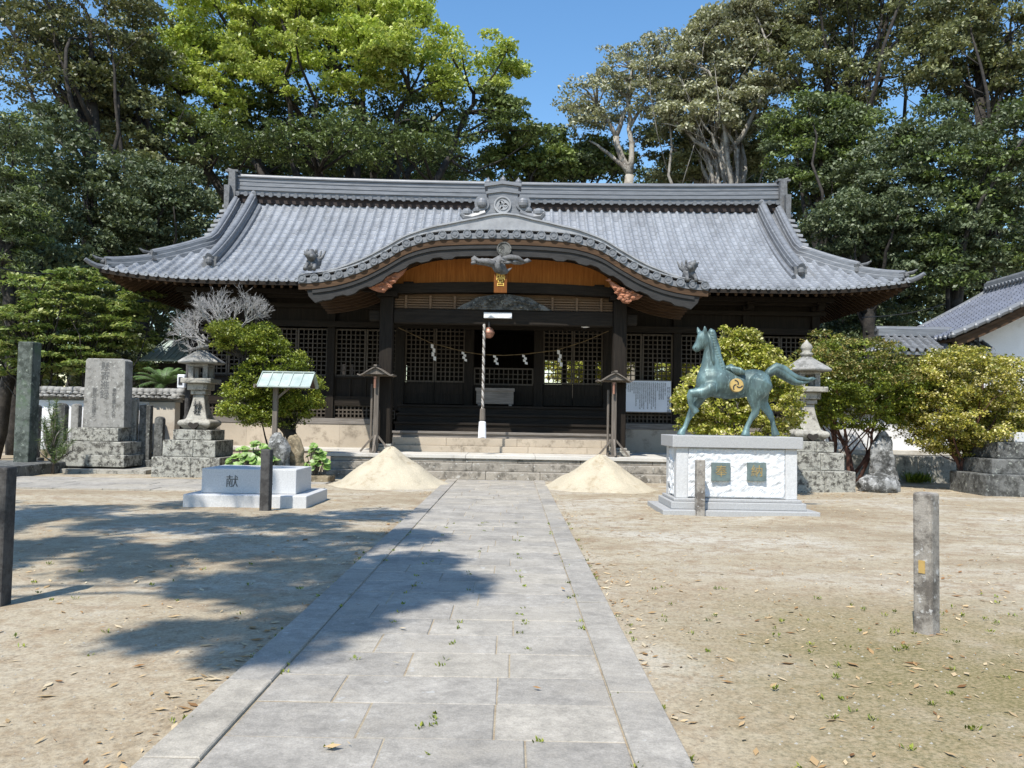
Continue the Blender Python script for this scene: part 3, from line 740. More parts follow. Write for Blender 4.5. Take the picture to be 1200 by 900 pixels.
# carved centre piece under the rainbow beam
b = MB(); o = [(-1.35,4.73),(1.35,4.73),(1.2,4.84),(1.0,4.93),(.75,5.08),(.5,5.12),(.2,5.17),(-.2,5.17),(-.5,5.12),(-.75,5.08),(-1.0,4.93),(-1.2,4.84)]
b.prism([(X0+x, z) for x, z in o], PY-.16, PY-.04)
for k in range(40):
    rr = random.Random(k); x = rr.uniform(-1, 1); z = rr.uniform(4.78, 5.12-.25*abs(x)); b.ball((X0+x, PY-.17, z), (rr.uniform(.06,.16), .06, rr.uniform(.03,.07)), 8, noise=.3, seed=k)
b.build('carved_panel', 'darkstone', hall)
b = MB(); n = 24
top = [(X0+x, 5.40+.12*(1-(x/CX)**2)) for x in np.linspace(-CX-.1, CX+.1, n)]; bot = [(X0+x, 5.14+.08*(1-(x/CX)**2)) for x in np.linspace(-CX-.1, CX+.1, n)]
b.strip(top, bot, PY-.18, PY+.16); b.build('rainbow_beam', 'woodx', hall)
# ---- curved porch gable
KP = [(0,0),(.65,.01),(1.35,.04),(2.0,.11),(2.65,.31),(3.24,.655),(3.83,.965),(4.45,1.18),(5.1,1.30),(5.57,1.33)]
PZ = at(588, 274, 21.9).z; KY = 21.9
def kd(x):
    x = abs(x)
    for (a, da), (c, dc) in zip(KP, KP[1:]):
        if x <= c: 
            q = (x-a)/(c-a); break
    else: return KP[-1][1]-.02*(x-5.57)
    # catmull style smoothing
    i = KP.index((a, da)); p0 = KP[max(i-1, 0)]; p3 = KP[min(i+2, len(KP)-1)]
    m0 = (dc-p0[1])/(c-p0[0]+1e-9)*(c-a) if i else 0; m1 = (p3[1]-da)/(p3[0]-a)*(c-a)
    return (2*q**3-3*q*q+1)*da+(q**3-2*q*q+q)*m0+(-2*q**3+3*q*q)*dc+(q**3-q*q)*m1
def rim(x):
    x = abs(x); return np.interp(x, [0, .35, .8, 1.6, 2.4, 3.3, 4.2, 4.9, 5.5], [.54, .50, .40, .27, .20, .21, .18, .11, .07])
xs = np.linspace(-5.57, 5.57, 120)
# arc-length positions of the round tiles
L = [0]; 
for a, c in zip(xs, xs[1:]): L.append(L[-1]+sqrt((c-a)**2+(kd(c)-kd(a))**2))
nd = 35; dp = np.interp(np.linspace(.1, L[-1]-.1, nd), L, xs)
def back(x):
    """depth where the porch roof meets the main slope"""
    z = PZ-kd(x)+.05
    if z < HE+.1: return YE+.25
    t = 0
    while HE+F(t) < z and t < 4: t += .05
    return YE+t+.35
b = MB()
vs = []; ns = 14
for x in xs:
    yb = back(x)
    for k in range(ns+1): vs.append((X0+x, KY+.05+(yb-KY-.05)*k/ns, PZ-kd(x)+.03))
fs = [(i*(ns+1)+k, (i+1)*(ns+1)+k, (i+1)*(ns+1)+k+1, i*(ns+1)+k+1) for i in range(len(xs)-1) for k in range(ns)]
b.add(vs, fs)
for x in dp: b.tube([(X0+x, KY-.02, PZ-kd(x)+.03), (X0+x, back(x), PZ-kd(x)+.03)], .085, 8)
b.strip([(X0+x, PZ-kd(x)+.02) for x in xs], [(X0+x, PZ-kd(x)-.13) for x in xs], KY-.02, KY+.04)
po = b.build('porch_tiles', 'ridge', hall)
b = MB()
for x in dp:
    c = (X0+x, PZ-kd(x)); vs = []; m = 14
    for yy, rr in ((KY+.02, .115), (KY-.07, .115), (KY-.07, .09), (KY-.055, .085), (KY-.055, .055), (KY-.07, .05)):
        for k in range(m): a = 2*pi*k/m; vs.append((c[0]+cos(a)*rr, yy, c[1]+sin(a)*rr))
    fs = [(q*m+k, q*m+(k+1) % m, (q+1)*m+(k+1) % m, (q+1)*m+k) for q in range(5) for k in range(m)]+[tuple(5*m+k for k in range(m))]
    b.add(vs, fs)
b.build('round_end_tiles', 'ridge', hall)
b = MB(); xr = np.linspace(-5.5, 5.5, 90)
b.strip([(X0+x, PZ-kd(x)+rim(x)) for x in xr], [(X0+x, PZ-kd(x)+.09) for x in xr], KY+.0, KY+.42)
b.strip([(X0+x, PZ-kd(x)+rim(x)+.045) for x in xr], [(X0+x, PZ-kd(x)+rim(x)+.002) for x in xr], KY-.05, KY+.40)
b.strip([(X0+x, PZ-kd(x)+.135) for x in xr], [(X0+x, PZ-kd(x)+.10) for x in xr], KY-.05, KY-.003)
b.build('gable_rim', 'ridge_pale', hall)
# central ridge of the porch running back
b = MB(); sweep(b, [(X0, y, PZ+.28) for y in np.linspace(KY+.3, 26.8, 8)], rprof(.42, .30, .1)); b.build('porch_ridge', 'ridge', hall)
b = MB(); b.strip([(X0+x, PZ-kd(x)-.135) for x in xs], [(X0+x, PZ-kd(x)-.29) for x in xs], KY+.0, KY+.10); b.build('eave_strip', 'wood_brown', hall)
b = MB(); xb_ = np.linspace(-5.2, 5.2, 100)
def bl(x): return PZ-kd(x)-(.60-.03*(abs(x)/5)+(.06 if int(abs(x)/.33) % 2 == 0 and abs(x) > .9 else 0))
b.strip([(X0+x, PZ-kd(x)-.292) for x in xb_], [(X0+x, bl(x)) for x in xb_], KY+.06, KY+.20)
b.strip([(X0+x, PZ-kd(x)-.30) for x in xb_], [(X0+x, PZ-kd(x)-.40) for x in xb_], KY+.02, KY+.058)
for s_ in (-1, 1):
    b.prism([(X0+s_*5.2, PZ-kd(5.2)-.292), (X0+s_*5.36, PZ-kd(5.2)-.30), (X0+s_*5.30, PZ-kd(5.2)-.48), (X0+s_*5.12, PZ-kd(5.2)-.66), (X0+s_*4.9, PZ-kd(4.9)-.62)][::(1 if s_ < 0 else -1)], KY+.055, KY+.205)
b.build('bargeboard', 'board', hall)
# soffit boards following the curve
b = MB(); b.strip([(X0+x, PZ-kd(x)-.14) for x in xs], [(X0+x, PZ-kd(x)-.20) for x in xs], KY+.205, 24.6); b.build('porch_soffit', 'wood_brown', hall)
for s_ in (-1, 1):
    b = MB()
    for k in range(9):
        y = KY+.35+k*.27; q = np.linspace(2.3, 5.35, 26)
        b.strip([(X0+s_*x, PZ-kd(x)-.205-.04*k*(x < 9)) for x in q], [(X0+s_*x, PZ-kd(x)-.30-.04*k) for x in q], y, y+.09)
    b.build('curved_rafters', 'wood_brown', hall)
# tympanum
b = MB(); xt = np.linspace(-3.4, 3.4, 60)
b.strip([(X0+x, PZ-kd(x)-.22) for x in xt], [(X0+x, 5.3) for x in xt], PY+.17, PY+.22)
for k in range(22):
    x = -3.2+k*6.4/21; b.box(X0+x-.012, X0+x+.012, PY+.155, PY+.168, 5.35, PZ-kd(x)-.5)
b.build('gable_panel', 'wood_warm', hall)
b = MB(); b.strip([(X0+x, PZ-kd(x)-.24) for x in xt], [(X0+x, PZ-kd(x)-.40) for x in xt], PY+.0, PY+.14); b.build('inner_arch', 'woodx', hall)
# crest, pendant carving and plaque
b = MB(); n = 20; c = at(588, 292, KY); vs = []
for yy, rr in ((KY+.05, .20), (KY-.04, .20), (KY-.04, .17), (KY-.02, .16)):
    for k in range(n): a = 2*pi*k/n; vs.append((X0+cos(a)*rr, yy, c.z+sin(a)*rr))
b.add(vs, [(q*n+k, q*n+(k+1) % n, (q+1)*n+(k+1) % n, (q+1)*n+k) for q in range(3) for k in range(n)]+[tuple(3*n+k for k in range(n))])
b.build('round_crest', 'darkstone', hall)
gx = at(586, 320, KY).x
b = MB()
def og(pts, y0, y1): b.prism([(at(u, v, KY).x, at(u, v, KY).z) for u, v in pts], y0, y1)
og([(586,299),(590,305),(597,303),(606,301),(614,305),(618,303),(623,306),(617,308),(611,310),(603,310),(597,308),(592,310),(594,316),(600,314),(594,321),(588,322),(580,319),(576,313),(568,311),(560,310),(556,308),(552,303),(556,300),(562,304),(570,303),(577,304)][::-1], KY-.06, KY+.04)
for k in range(14):
    rr = random.Random(k+40); u = rr.choice([rr.uniform(554, 580), rr.uniform(592, 620)]); v = 306+rr.uniform(-2.5, 2.5)
    p = at(u, v, KY-.06); b.ball(p, (.09, .04, .045), 8, noise=.3, seed=k)
b.tube([at(585,318,KY-.08), at(583,310,KY-.14), at(587,304,KY-.16), at(592,306,KY-.2)], [.10, .08, .05, .03], 8)
b.tube([at(588,303,KY-.08), at(598,301,KY-.10), at(607,302,KY-.10), at(614,306,KY-.08)], [.05, .07, .06, .02], 8, flat=.6)
b.tube([at(582,310,KY-.08), at(572,306,KY-.10), at(563,306,KY-.10), at(555,303,KY-.08)], [.05, .08, .06, .02], 8, flat=.6)
b.build('crane_carving', 'white_wood', hall, smooth=True)
b = MB(); p0, p1 = at(579, 320, KY), at(594, 343, KY); b.box(p0.x, p1.x, KY+.02, KY+.10, p1.z, p0.z)
pl = b.build('name_plaque', 'plaque_wood', hall, bevel=.01)
text('lettering', '龍\n宮', ((p0.x+p1.x)/2, KY+.012, (p0.z+p1.z)/2+.13), .27, 'gold_paint', pl, line=.85)
# carved reddish brackets beside the porch columns
for s_, pts in ((-1, [(480,309),(472,322),(463,330),(457,336),(450,343),(443,342),(437,340),(433,338),(428,334),(420,331),(430,326),(445,322),(458,318),(470,313)]), (1, [(712,327),(720,333),(730,338),(740,342),(753,347),(748,351),(741,352),(737,356),(730,355),(726,350),(722,343),(716,335)])):
    b = MB(); b.prism([(at(u, v, KY+.3).x, at(u, v, KY+.3).z) for u, v in pts][::(-1 if s_ > 0 else -1)], KY+.22, KY+.34)
    for k in range(26):
        rr = random.Random(k); u, v = pts[rr.randrange(len(pts))]; cu = sum(p[0] for p in pts)/len(pts); cv = sum(p[1] for p in pts)/len(pts); q = rr.random()*.8
        p = at(u*(1-q)+cu*q, v*(1-q)+cv*q, KY+.2); b.ball(p, (.07, .05, .04), 8, noise=.3, seed=k)
    b.build('carved_bracket', 'wood_red', hall)
# ornament on top of the porch gable
OY = KY+.1
def ap(u, v, y=OY): q = at(u, v, y); return (q.x, q.z)
b = MB()
b.prism([ap(u, v) for u, v in [(571,216),(608,216),(606,238),(609,250),(604,262),(574,262),(569,250),(573,238)]][::-1], OY-.05, OY+.38)
b.prism([ap(u, v) for u, v in [(568,216),(589,212.5),(611,216),(611,219.5),(589,216.5),(568,219.5)]][::-1], OY-.10, OY+.43)
b.prism([ap(u, v) for u, v in [(570,225),(589,222),(609,225),(609,228),(589,225.5),(570,228)]][::-1], OY-.09, OY+.42)
for u in (572, 589.5, 607.5):
    v = 211 if u == 589.5 else 213.5; p = at(u, v, OY+.1)
    b.lathe([(.05, p.z-.10), (.085, p.z-.06), (.095, p.z), (.07, p.z+.05), (.02, p.z+.10), (.005, p.z+.14)], p.x, p.y, 10)
for sg in (-1, 1):
    cu = 589+sg*24; p = at(cu, 239, OY); 
    b.tube([(p.x, OY-.10, p.z), (p.x, OY+.12, p.z)], .21, 16); b.ball((p.x, OY-.12, p.z), (.14, .08, .14), 12)
    spts = [at(589+sg*u, v, OY) for u, v in [(20,250),(28,253),(36,255),(44,254),(48,250)]]
    b.tube(spts, [.13,.12,.12,.11,.08], 8); q = at(589+sg*42, 249.5, OY); b.ball((q.x, OY-.02, q.z), (.15,.12,.13), 10)
    q = at(589+sg*30, 247, OY); b.ball((q.x, OY-.02, q.z), (.12,.12,.10), 10, noise=.1)
b.build('gable_ornament', 'ridge', hall)
p = at(589, 241, OY)
b = MB(); n = 20; vs = []
for yy, rr in ((OY-.05, .24), (OY-.10, .24), (OY-.10, .20), (OY-.07, .195)):
    for k in range(n): a = 2*pi*k/n; vs.append((p.x+cos(a)*rr, yy, p.z+sin(a)*rr))
b.add(vs, [(q*n+k, q*n+(k+1) % n, (q+1)*n+(k+1) % n, (q+1)*n+k) for q in range(3) for k in range(n)]+[tuple(3*n+k for k in range(n))])
def tomoe(b, cx, cz, y, R, rot=0, mi=0):
    for j in range(3):
        a0 = rot+j*2*pi/3; pts = []
        hx, hz = cx+cos(a0)*R*.38, cz+sin(a0)*R*.38
        out = []
        for k in range(10):
            a = a0+1.9*k/9*1.1; w_ = R*.27*(1-k/9)**.8; rr = R*.40+R*.40*k/9
            out.append((a, rr, w_))
        up = [(cx+cos(a)*(rr+w_), cz+sin(a)*(rr+w_)) for a, rr, w_ in out]; dn = [(cx+cos(a)*(rr-w_), cz+sin(a)*(rr-w_)) for a, rr, w_ in out]
        b.strip(up, dn, y, y+.02, mi)
        b.lathe
        m = 12; c = [(hx+cos(2*pi*k/m)*R*.25, hz+sin(2*pi*k/m)*R*.25) for k in range(m)]; b.prism(c, y, y+.02, mi)
tomoe(b, p.x, p.z, OY-.09, .2)
b.build('swirl_crest', 'ridge_pale', hall)
# small guardian beasts at the tips
def beast(u, v, s_):
    b = MB(); p = at(u, v, KY); x, z = p.x, p.z; y = KY+.15
    b.ball((x, y+.1, z), (.20, .22, .17), 12, noise=.25, seed=int(u))
    b.ball((x-s_*.03, y-.05, z+.22), (.16, .17, .15), 12, noise=.3, seed=int(u)+1)
    b.ball((x+s_*.05, y-.2, z+.17), (.08, .08, .07), 8, noise=.2)
    for q in (-1, 1): b.tube([(x+q*.1, y-.1, z-.02), (x+q*.12, y-.2, z-.12), (x+q*.12, y-.26, z-.2)], [.06,.05,.06], 8); b.ball((x+q*.12, y-.05, z+.35), (.04,.03,.07), 6)
    for k in range(6): b.tube([(x, y+.25, z+.05), (x+.08*(k-2.5), y+.33, z+.25), (x+.12*(k-2.5), y+.28, z+.42)], [.06,.05,.02], 6)
    b.build('guardian_beast', 'ridge_dark', hall, smooth=True)
beast(364, 308, 1); beast(810, 321, -1)
# ---------------------------------------------------------------- objects in the yard
# heaps of sand
def heap(u, v_base, z, v_top, rpx, label, seed):
    c = at(u, v_base, z); c.z = 0; R = rpx*z/FPX; H = at(u, v_top, z).z; r = random.Random(seed); b = MB(); n, m = 72, 26; vs = []
    for j in range(m+1):
        q = j/m
        for k in range(n):
            a = 2*pi*k/n; wob = 1+.04*sin(3*a+seed)+.025*sin(7*a+2*seed)+.02*sin(13*a+seed); rr = R*q*(1+(wob-1)*q)*1.16
            h = H*(1-q*1.12) if q > .12 else H*(.865+.085*(1-(q/.12)**2))
            if q > .80: h = H*.104*((1-q)/.20)**1.6
            h += (.014*sin(rr*9+2*a+seed)+.012*sin(5*a+rr*4)+r.uniform(-.012, .012))*(1-q**6)
            vs.append((c.x+cos(a)*rr, c.y+sin(a)*rr, max(h, -.03) if q < 1 else -.04))
    fs = [(j*n+k, (j+1)*n+k, (j+1)*n+(k+1) % n, j*n+(k+1) % n) for j in range(m) for k in range(n)]
    b.add(vs, fs); o = b.build('sand_heap', 'sand', at0=(c.x, c.y, 0), smooth=True)
    tag(o, label, 'sand heap', 'sand heaps either side of the path')
heap(457, 560, 19.5, 522, 63, 'cone of pale sand heaped left of the stone path before the steps', 1)
heap(703, 560, 19.6, 531, 60, 'cone of pale sand heaped right of the stone path before the steps', 5)
# posts
def post(p, w_, h, rot, mat, label, name='stone_post', cham=.02):
    b = MB(); b.box(p.x-w_/2, p.x+w_/2, p.y-w_/2, p.y+w_/2, -.1, h, rot=rot)
    o = b.build(name, mat, at0=(p.x, p.y, 0), bevel=cham); tag(o, label, 'post', 'square stone posts in the yard'); return o
p = gnd(1086, 738); po_ = post(p, .150, 1.08, radians(38), 'post_wood', 'weathered grey square post standing nearest on the right with a small brass patch')
b = MB(); c_, s_ = cos(radians(38)), sin(radians(38))
def onface(u, z, w_, h, d=.004):   # small plate on the left face of the near post
    nx, ny = -c_, -s_; tx, ty = s_, -c_; q = .075
    cx, cy = p.x+nx*(q+.001)+tx*u, p.y+ny*(q+.001)+ty*u
    vs = [(cx+tx*a*w_/2+nx*e, cy+ty*a*w_/2+ny*e, z+bb*h/2) for e in (0, d) for a, bb in ((-1,-1),(1,-1),(1,1),(-1,1))]
    b.add(vs, [(3,2,1,0),(4,5,6,7),(0,1,5,4),(1,2,6,5),(2,3,7,6),(3,0,4,7)])
onface(0, .50, .05, .10); b.build('brass_patch', 'gold', po_)
post(gnd(-4, 706), .165, 1.13, radians(3), 'post_dark', 'dark square stone post cut off by the left edge of the photo')
post(gnd(311, 598), .165, 1.03, radians(-4), 'post_dark', 'square stone post, coloured dark for tree shade, in front of the carved white granite block')  # tree shade on this post is put into its dark material
post(gnd(820, 603), .15, .96, radians(5), 'post_wood', 'pale square post with brown stain in front of the horse pedestal')
# white granite block on the left
q0 = at(214, 592, 14.25); q1 = at(359, 593, 14.25); x0, x1 = q0.x, q1.x
t = thing('carved_granite_block', ((x0+x1)/2, 14.3, 0), 'low white granite block on a plinth carved with large characters', 'stone block')
b = MB(); b.box(x0, x1, 14.25, 15.85, -.05, .20); b.build('plinth', 'granite', t, bevel=.012)
q0, q1 = at(236, 570, 14.55), at(347, 570, 14.55)
b = MB(); b.box(q0.x, q1.x, 14.55, 15.65, .202, .64); bl_ = b.build('block', 'granite', t, bevel=.012)
q = at(272, 565, 14.55); text('lettering', '献', (q.x, 14.548, q.z), .23, 'carved', bl_, .003)
q = at(313, 566, 14.55); text('lettering', '奉', (q.x, 14.548, q.z), .23, 'carved', bl_, .003)
# ---- horse pedestal
HX0, HX1 = at(788, 520, 14.55).x, at(941, 520, 14.55).x; HY0, HY1 = 14.55, 15.6
xc = (HX0+HX1)/2
ped = thing('statue_pedestal', (xc, 15, 0), 'wide pale granite pedestal with rough split faces under the bronze horse', 'pedestal')
b = MB(); b.box(xc-1.38, xc+1.38, 14.28, 15.9, -.05, .07); b.build('plinth', 'granite_grey', ped, bevel=.01)
b = MB(); b.box(xc-1.20, xc+1.20, 14.45, 15.72, .072, .20); b.box(xc-1.14, xc+1.14, 14.52, 15.66, .202, .255); b.build('base_course', 'granite_grey', ped, bevel=.012)
for sx in (-1, 1):
    for yy in (14.60, 15.32): b = MB(); b.box(xc+sx*.98-.105, xc+sx*.98+.105, yy, yy+.22, .257, 1.16); b.build('corner_pillar', 'granite', ped, bevel=.008)
def rough(b, fn, nu, nv, seed, amp):
    r = np.random.default_rng(seed); g = r.normal(size=(nv+1, nu+1)); 
    for _ in range(2): g = (g+np.roll(g, 1, 0)+np.roll(g, 1, 1)+np.roll(g, -1, 0)+np.roll(g, -1, 1))/5*1.6
    vs = [fn(i/nu, j/nv, amp*g[j, i]*(0 if i in (0, nu) or j in (0, nv) else 1)+(-.03 if i in (0, nu) or j in (0, nv) else 0)) for j in range(nv+1) for i in range(nu+1)]
    b.add(vs, [(j*(nu+1)+i, j*(nu+1)+i+1, (j+1)*(nu+1)+i+1, (j+1)*(nu+1)+i) for j in range(nv) for i in range(nu)])
b = MB(); xa, xb = xc-.873, xc+.873
rough(b, lambda u, v, d: (xa+(xb-xa)*u, 14.615-d*.6-.01, .27+v*.88), 80, 40, 4, .013)
b.box(xa, xb, 14.66, 15.5, .258, 1.155)
b.build('rough_front', 'rockface', ped)
b = MB(); rough(b, lambda u, v, d: (xc-1.075-d*.6, 15.31-(15.31-14.83)*u, .27+v*.88), 20, 30, 6, .03)
b.build('rough_side', 'rockface', ped)
b = MB(); b.box(HX0, HX1, HY0-.02, HY1+.08, 1.162, 1.375); b.build('top_slab', 'granite_grey', ped, bevel=.012)
for u, ch in ((845, '奉'), (887, '納')):
    q = at(u, 553, 14.55); b = MB(); b.box(q.x-.165, q.x+.165, 14.545, 14.62, q.z-.165, q.z+.165); pq = b.build('plaque', 'patina_plate', ped, bevel=.006)
    text('lettering', ch, (q.x, 14.542, q.z), .22, 'dull_gold', pq, .004)
# ---- the bronze horse: one loft per limb, fused with a remesh
hz = 1.375; hy = 15.05; hc = at(870, 500, hy)
sc_ = hy/FPX/6
def hp(u, v, y=0):      # zoomed crop coordinates (six times, origin 790,370) on the statue's own plane
    q = at(790+u/6, 370+v/6, hy); return Vector((q.x, hy+y, q.z+(hz+.0-at(790+488/6, 370+850/6, hy).z)))
b = MB()
def limb(pts, rad, n=14, flat=1.0): b.tube(pts, [r*sc_*1.0 for r in rad], n, flat=flat)
# trunk: rings across the body axis (flat in y a little narrower)
T = [(165,472,0,40),(185,470,0,70),(215,460,0,92),(260,465,0,105),(320,478,0,108),(390,490,0,103),(450,490,0,96),(510,480,0,95),(560,472,0,95),(600,470,0,88),(635,468,0,70),(660,462,0,44),(676,458,0,18)]
b.tube([hp(u, v, y) for u, v, y, r in T], [r*sc_ for *_, r in T], 18, flat=.80, flatup=(0,0,1))
b.ball(hp(215, 470), (62*sc_, 74*sc_, 80*sc_), 16); b.ball(hp(590, 470), (82*sc_, 80*sc_, 86*sc_), 16)
# neck
b.tube([hp(270,470), hp(264,410), hp(268,360), hp(268,300), hp(268,240), hp(258,185), hp(236,138)], [70*sc_,96*sc_,82*sc_,69*sc_,59*sc_,51*sc_,36*sc_], 16, flat=.58, flatup=(1,0,0))
b.tube([hp(330,440), hp(310,400), hp(290,360)], [60*sc_, 55*sc_, 45*sc_], 12, flat=.6)
# head
b.tube([hp(236,128), hp(217,146), hp(204,172), hp(186,200), hp(164,224), hp(148,242), hp(140,251)], [34*sc_,50*sc_,53*sc_,42*sc_,33*sc_,29*sc_,18*sc_], 14, flat=.62)
b.ball(hp(226,188), (42*sc_, 32*sc_, 44*sc_), 12)          # jowl
b.ball(hp(152,228), (18*sc_, 20*sc_, 16*sc_), 10)
for y in (-1, 1):
    b.tube([hp(214 if y < 0 else 182,130,y*20*sc_), hp(212 if y < 0 else 176,105,y*24*sc_), hp(208 if y < 0 else 168,78,y*26*sc_)], [17*sc_,17*sc_,7*sc_], 8, flat=.7)
# front leg reaching forward (far side) and the raised near leg
limb([hp(235,455,.06), hp(215,520,.10), hp(185,580,.12), hp(150,645,.12), hp(133,685,.12), hp(108,730,.12), hp(88,785,.12), hp(72,810,.12)], [40,62,48,32,29,19,18,23])
b.tube([hp(74,800,.12), hp(62,824,.12), hp(55,849,.12)], [19*sc_, 27*sc_, 33*sc_], 12)
limb([hp(285,470,-.08), hp(245,520,-.13), hp(195,545,-.16), hp(140,548,-.16), hp(105,552,-.16), hp(96,575,-.16), hp(104,630,-.16), hp(118,660,-.16)], [44,62,46,33,32,24,19,22])
b.tube([hp(114,650,-.16), hp(130,668,-.16), hp(142,690,-.16)], [18*sc_, 26*sc_, 28*sc_], 12)
# near hind leg standing
limb([hp(612,420,-.08), hp(590,485,-.12), hp(560,545,-.15), hp(545,600,-.15), hp(558,655,-.15), hp(552,690,-.15), hp(520,735,-.15), hp(497,785,-.15), hp(492,805,-.15)], [50,92,74,48,31,28,19,19,24])
b.tube([hp(494,800,-.15), hp(488,825,-.15), hp(484,850,-.15)], [20*sc_, 28*sc_, 34*sc_], 12)
# far hind leg behind
limb([hp(612,430,.06), hp(612,500,.12), hp(622,572,.14), hp(640,625,.14), hp(672,668,.14), hp(688,695,.14), hp(706,740,.14), hp(716,785,.14), hp(720,805,.14)], [48,84,60,40,29,27,18,18,23])
b.tube([hp(716,798,.14), hp(726,826,.14), hp(732,850,.14)], [20*sc_, 27*sc_, 32*sc_], 12)
horse = b.build('horse_statue', 'bronze', at0=(xc, hy, hz), smooth=True)
tag(horse, 'green bronze horse statue striding left with one foreleg raised on a granite pedestal', 'statue')
rm = horse.modifiers.new('fuse', 'REMESH'); rm.mode = 'VOXEL'; rm.voxel_size = .014; rm.use_smooth_shade = True
sm = horse.modifiers.new('smooth', 'SMOOTH'); sm.factor = .6; sm.iterations = 12
b = MB()      # mane locks
for k in range(15):
    q = k/14; u = 268+q*80-10*sin(q*pi); v = 112+q*262
    a = hp(u-26, v, 0); 
    for y in (-.045, .0):
        b.tube([a+Vector((0,y,0)), hp(u-4, v+14, 0)+Vector((0,y*1.3,0)), hp(u+12, v+34, 0)+Vector((0,y,0)), hp(u+10+8*sin(k*2), v+56, 0)+Vector((0,y*.6,0))], [22*sc_,24*sc_,17*sc_,4*sc_], 8, flat=.7)
b.tube([hp(232,122,-.03), hp(248,170,-.07), hp(256,240,-.09), hp(262,320,-.10), hp(272,380,-.11)], [14*sc_,16*sc_,16*sc_,13*sc_,4*sc_], 8)
b.tube([hp(222,118,0), hp(200,126,0), hp(188,145,0)], [13*sc_,12*sc_,5*sc_], 8)
b.build('mane', 'bronze', horse, smooth=True)
b = MB()
for k, (dv, dy, ln) in enumerate([(0,0,1),(10,.03,.94),(-9,-.03,.97),(16,-.04,.86),(4,.05,.9),(-4,.0,1.03),(22,.0,.8)]):
    P = [(640,432),(675,400+dv*.4),(725,372+dv*.7),(775,392+dv),(830,430+dv*.7),(890,455+dv),(945,462+dv),(990,450+dv*1.3)]
    P = [(640+(u-640)*ln, v) for u, v in P]
    b.tube([hp(u, v, dy*(i/5)) for i, (u, v) in enumerate(P)], [x*sc_ for x in (24,30,34,30,24,18,12,3)], 8, flat=.8)
b.build('tail', 'bronze', horse, smooth=True)
b = MB()      # tuft on the withers
for k in range(7):
    a = -.06-.015*k; b.tube([hp(360+k*10,385,a), hp(385+k*9,372+k*2,a-.04), hp(405+k*10,395+k*2,a-.07), hp(415+k*9,425,a-.09)], [10*sc_,15*sc_,14*sc_,4*sc_], 8)
b.tube([hp(340,398,0), hp(400,375,0), hp(450,395,0)], [30*sc_,34*sc_,22*sc_], 10)
b.build('saddle_tuft', 'bronze', horse, smooth=True)
q = hp(413, 497); n = 28; b = MB(); R = .125; vs = []; yF = hy-.105*1.0-.165
for yy, rr in ((yF+.14, R), (yF, R), (yF-.012, R*.93)):
    for k in range(n): a = 2*pi*k/n; vs.append((q.x+cos(a)*rr, yy, q.z+sin(a)*rr))
b.add(vs, [(i*n+k, i*n+(k+1) % n, (i+1)*n+(k+1) % n, (i+1)*n+k) for i in range(2) for k in range(n)]+[tuple(2*n+k for k in range(n))])
med = b.build('crest_medallion', 'gold', horse, bevel=0)
b = MB()
for j in range(3):      # dark channels between the three commas
    a0 = radians(30+120*j); P = [(q.x+cos(a0+1.5*k/7)*R*(.12+.68*k/7), q.z+sin(a0+1.5*k/7)*R*(.12+.68*k/7)) for k in range(8)]
    for k in range(7):
        (xa_, za_), (xb2, zb2) = P[k], P[k+1]; b.bar((xa_, yF-.014, za_), (xb2, yF-.014, zb2), .022, .008, up=(0,1,0))
b.build('crest_lines', 'ink', med)
for y in (-1, 1): b = MB(); b.ball(hp(146,233)+Vector((0, y*.05, 0)), .011, 8); b.build('nostril', 'ink', horse)
for y in (-1, 1): b = MB(); b.ball(hp(203,166)+Vector((0, y*.062, 0)), .014, 8); b.build('eye', 'ink', horse)
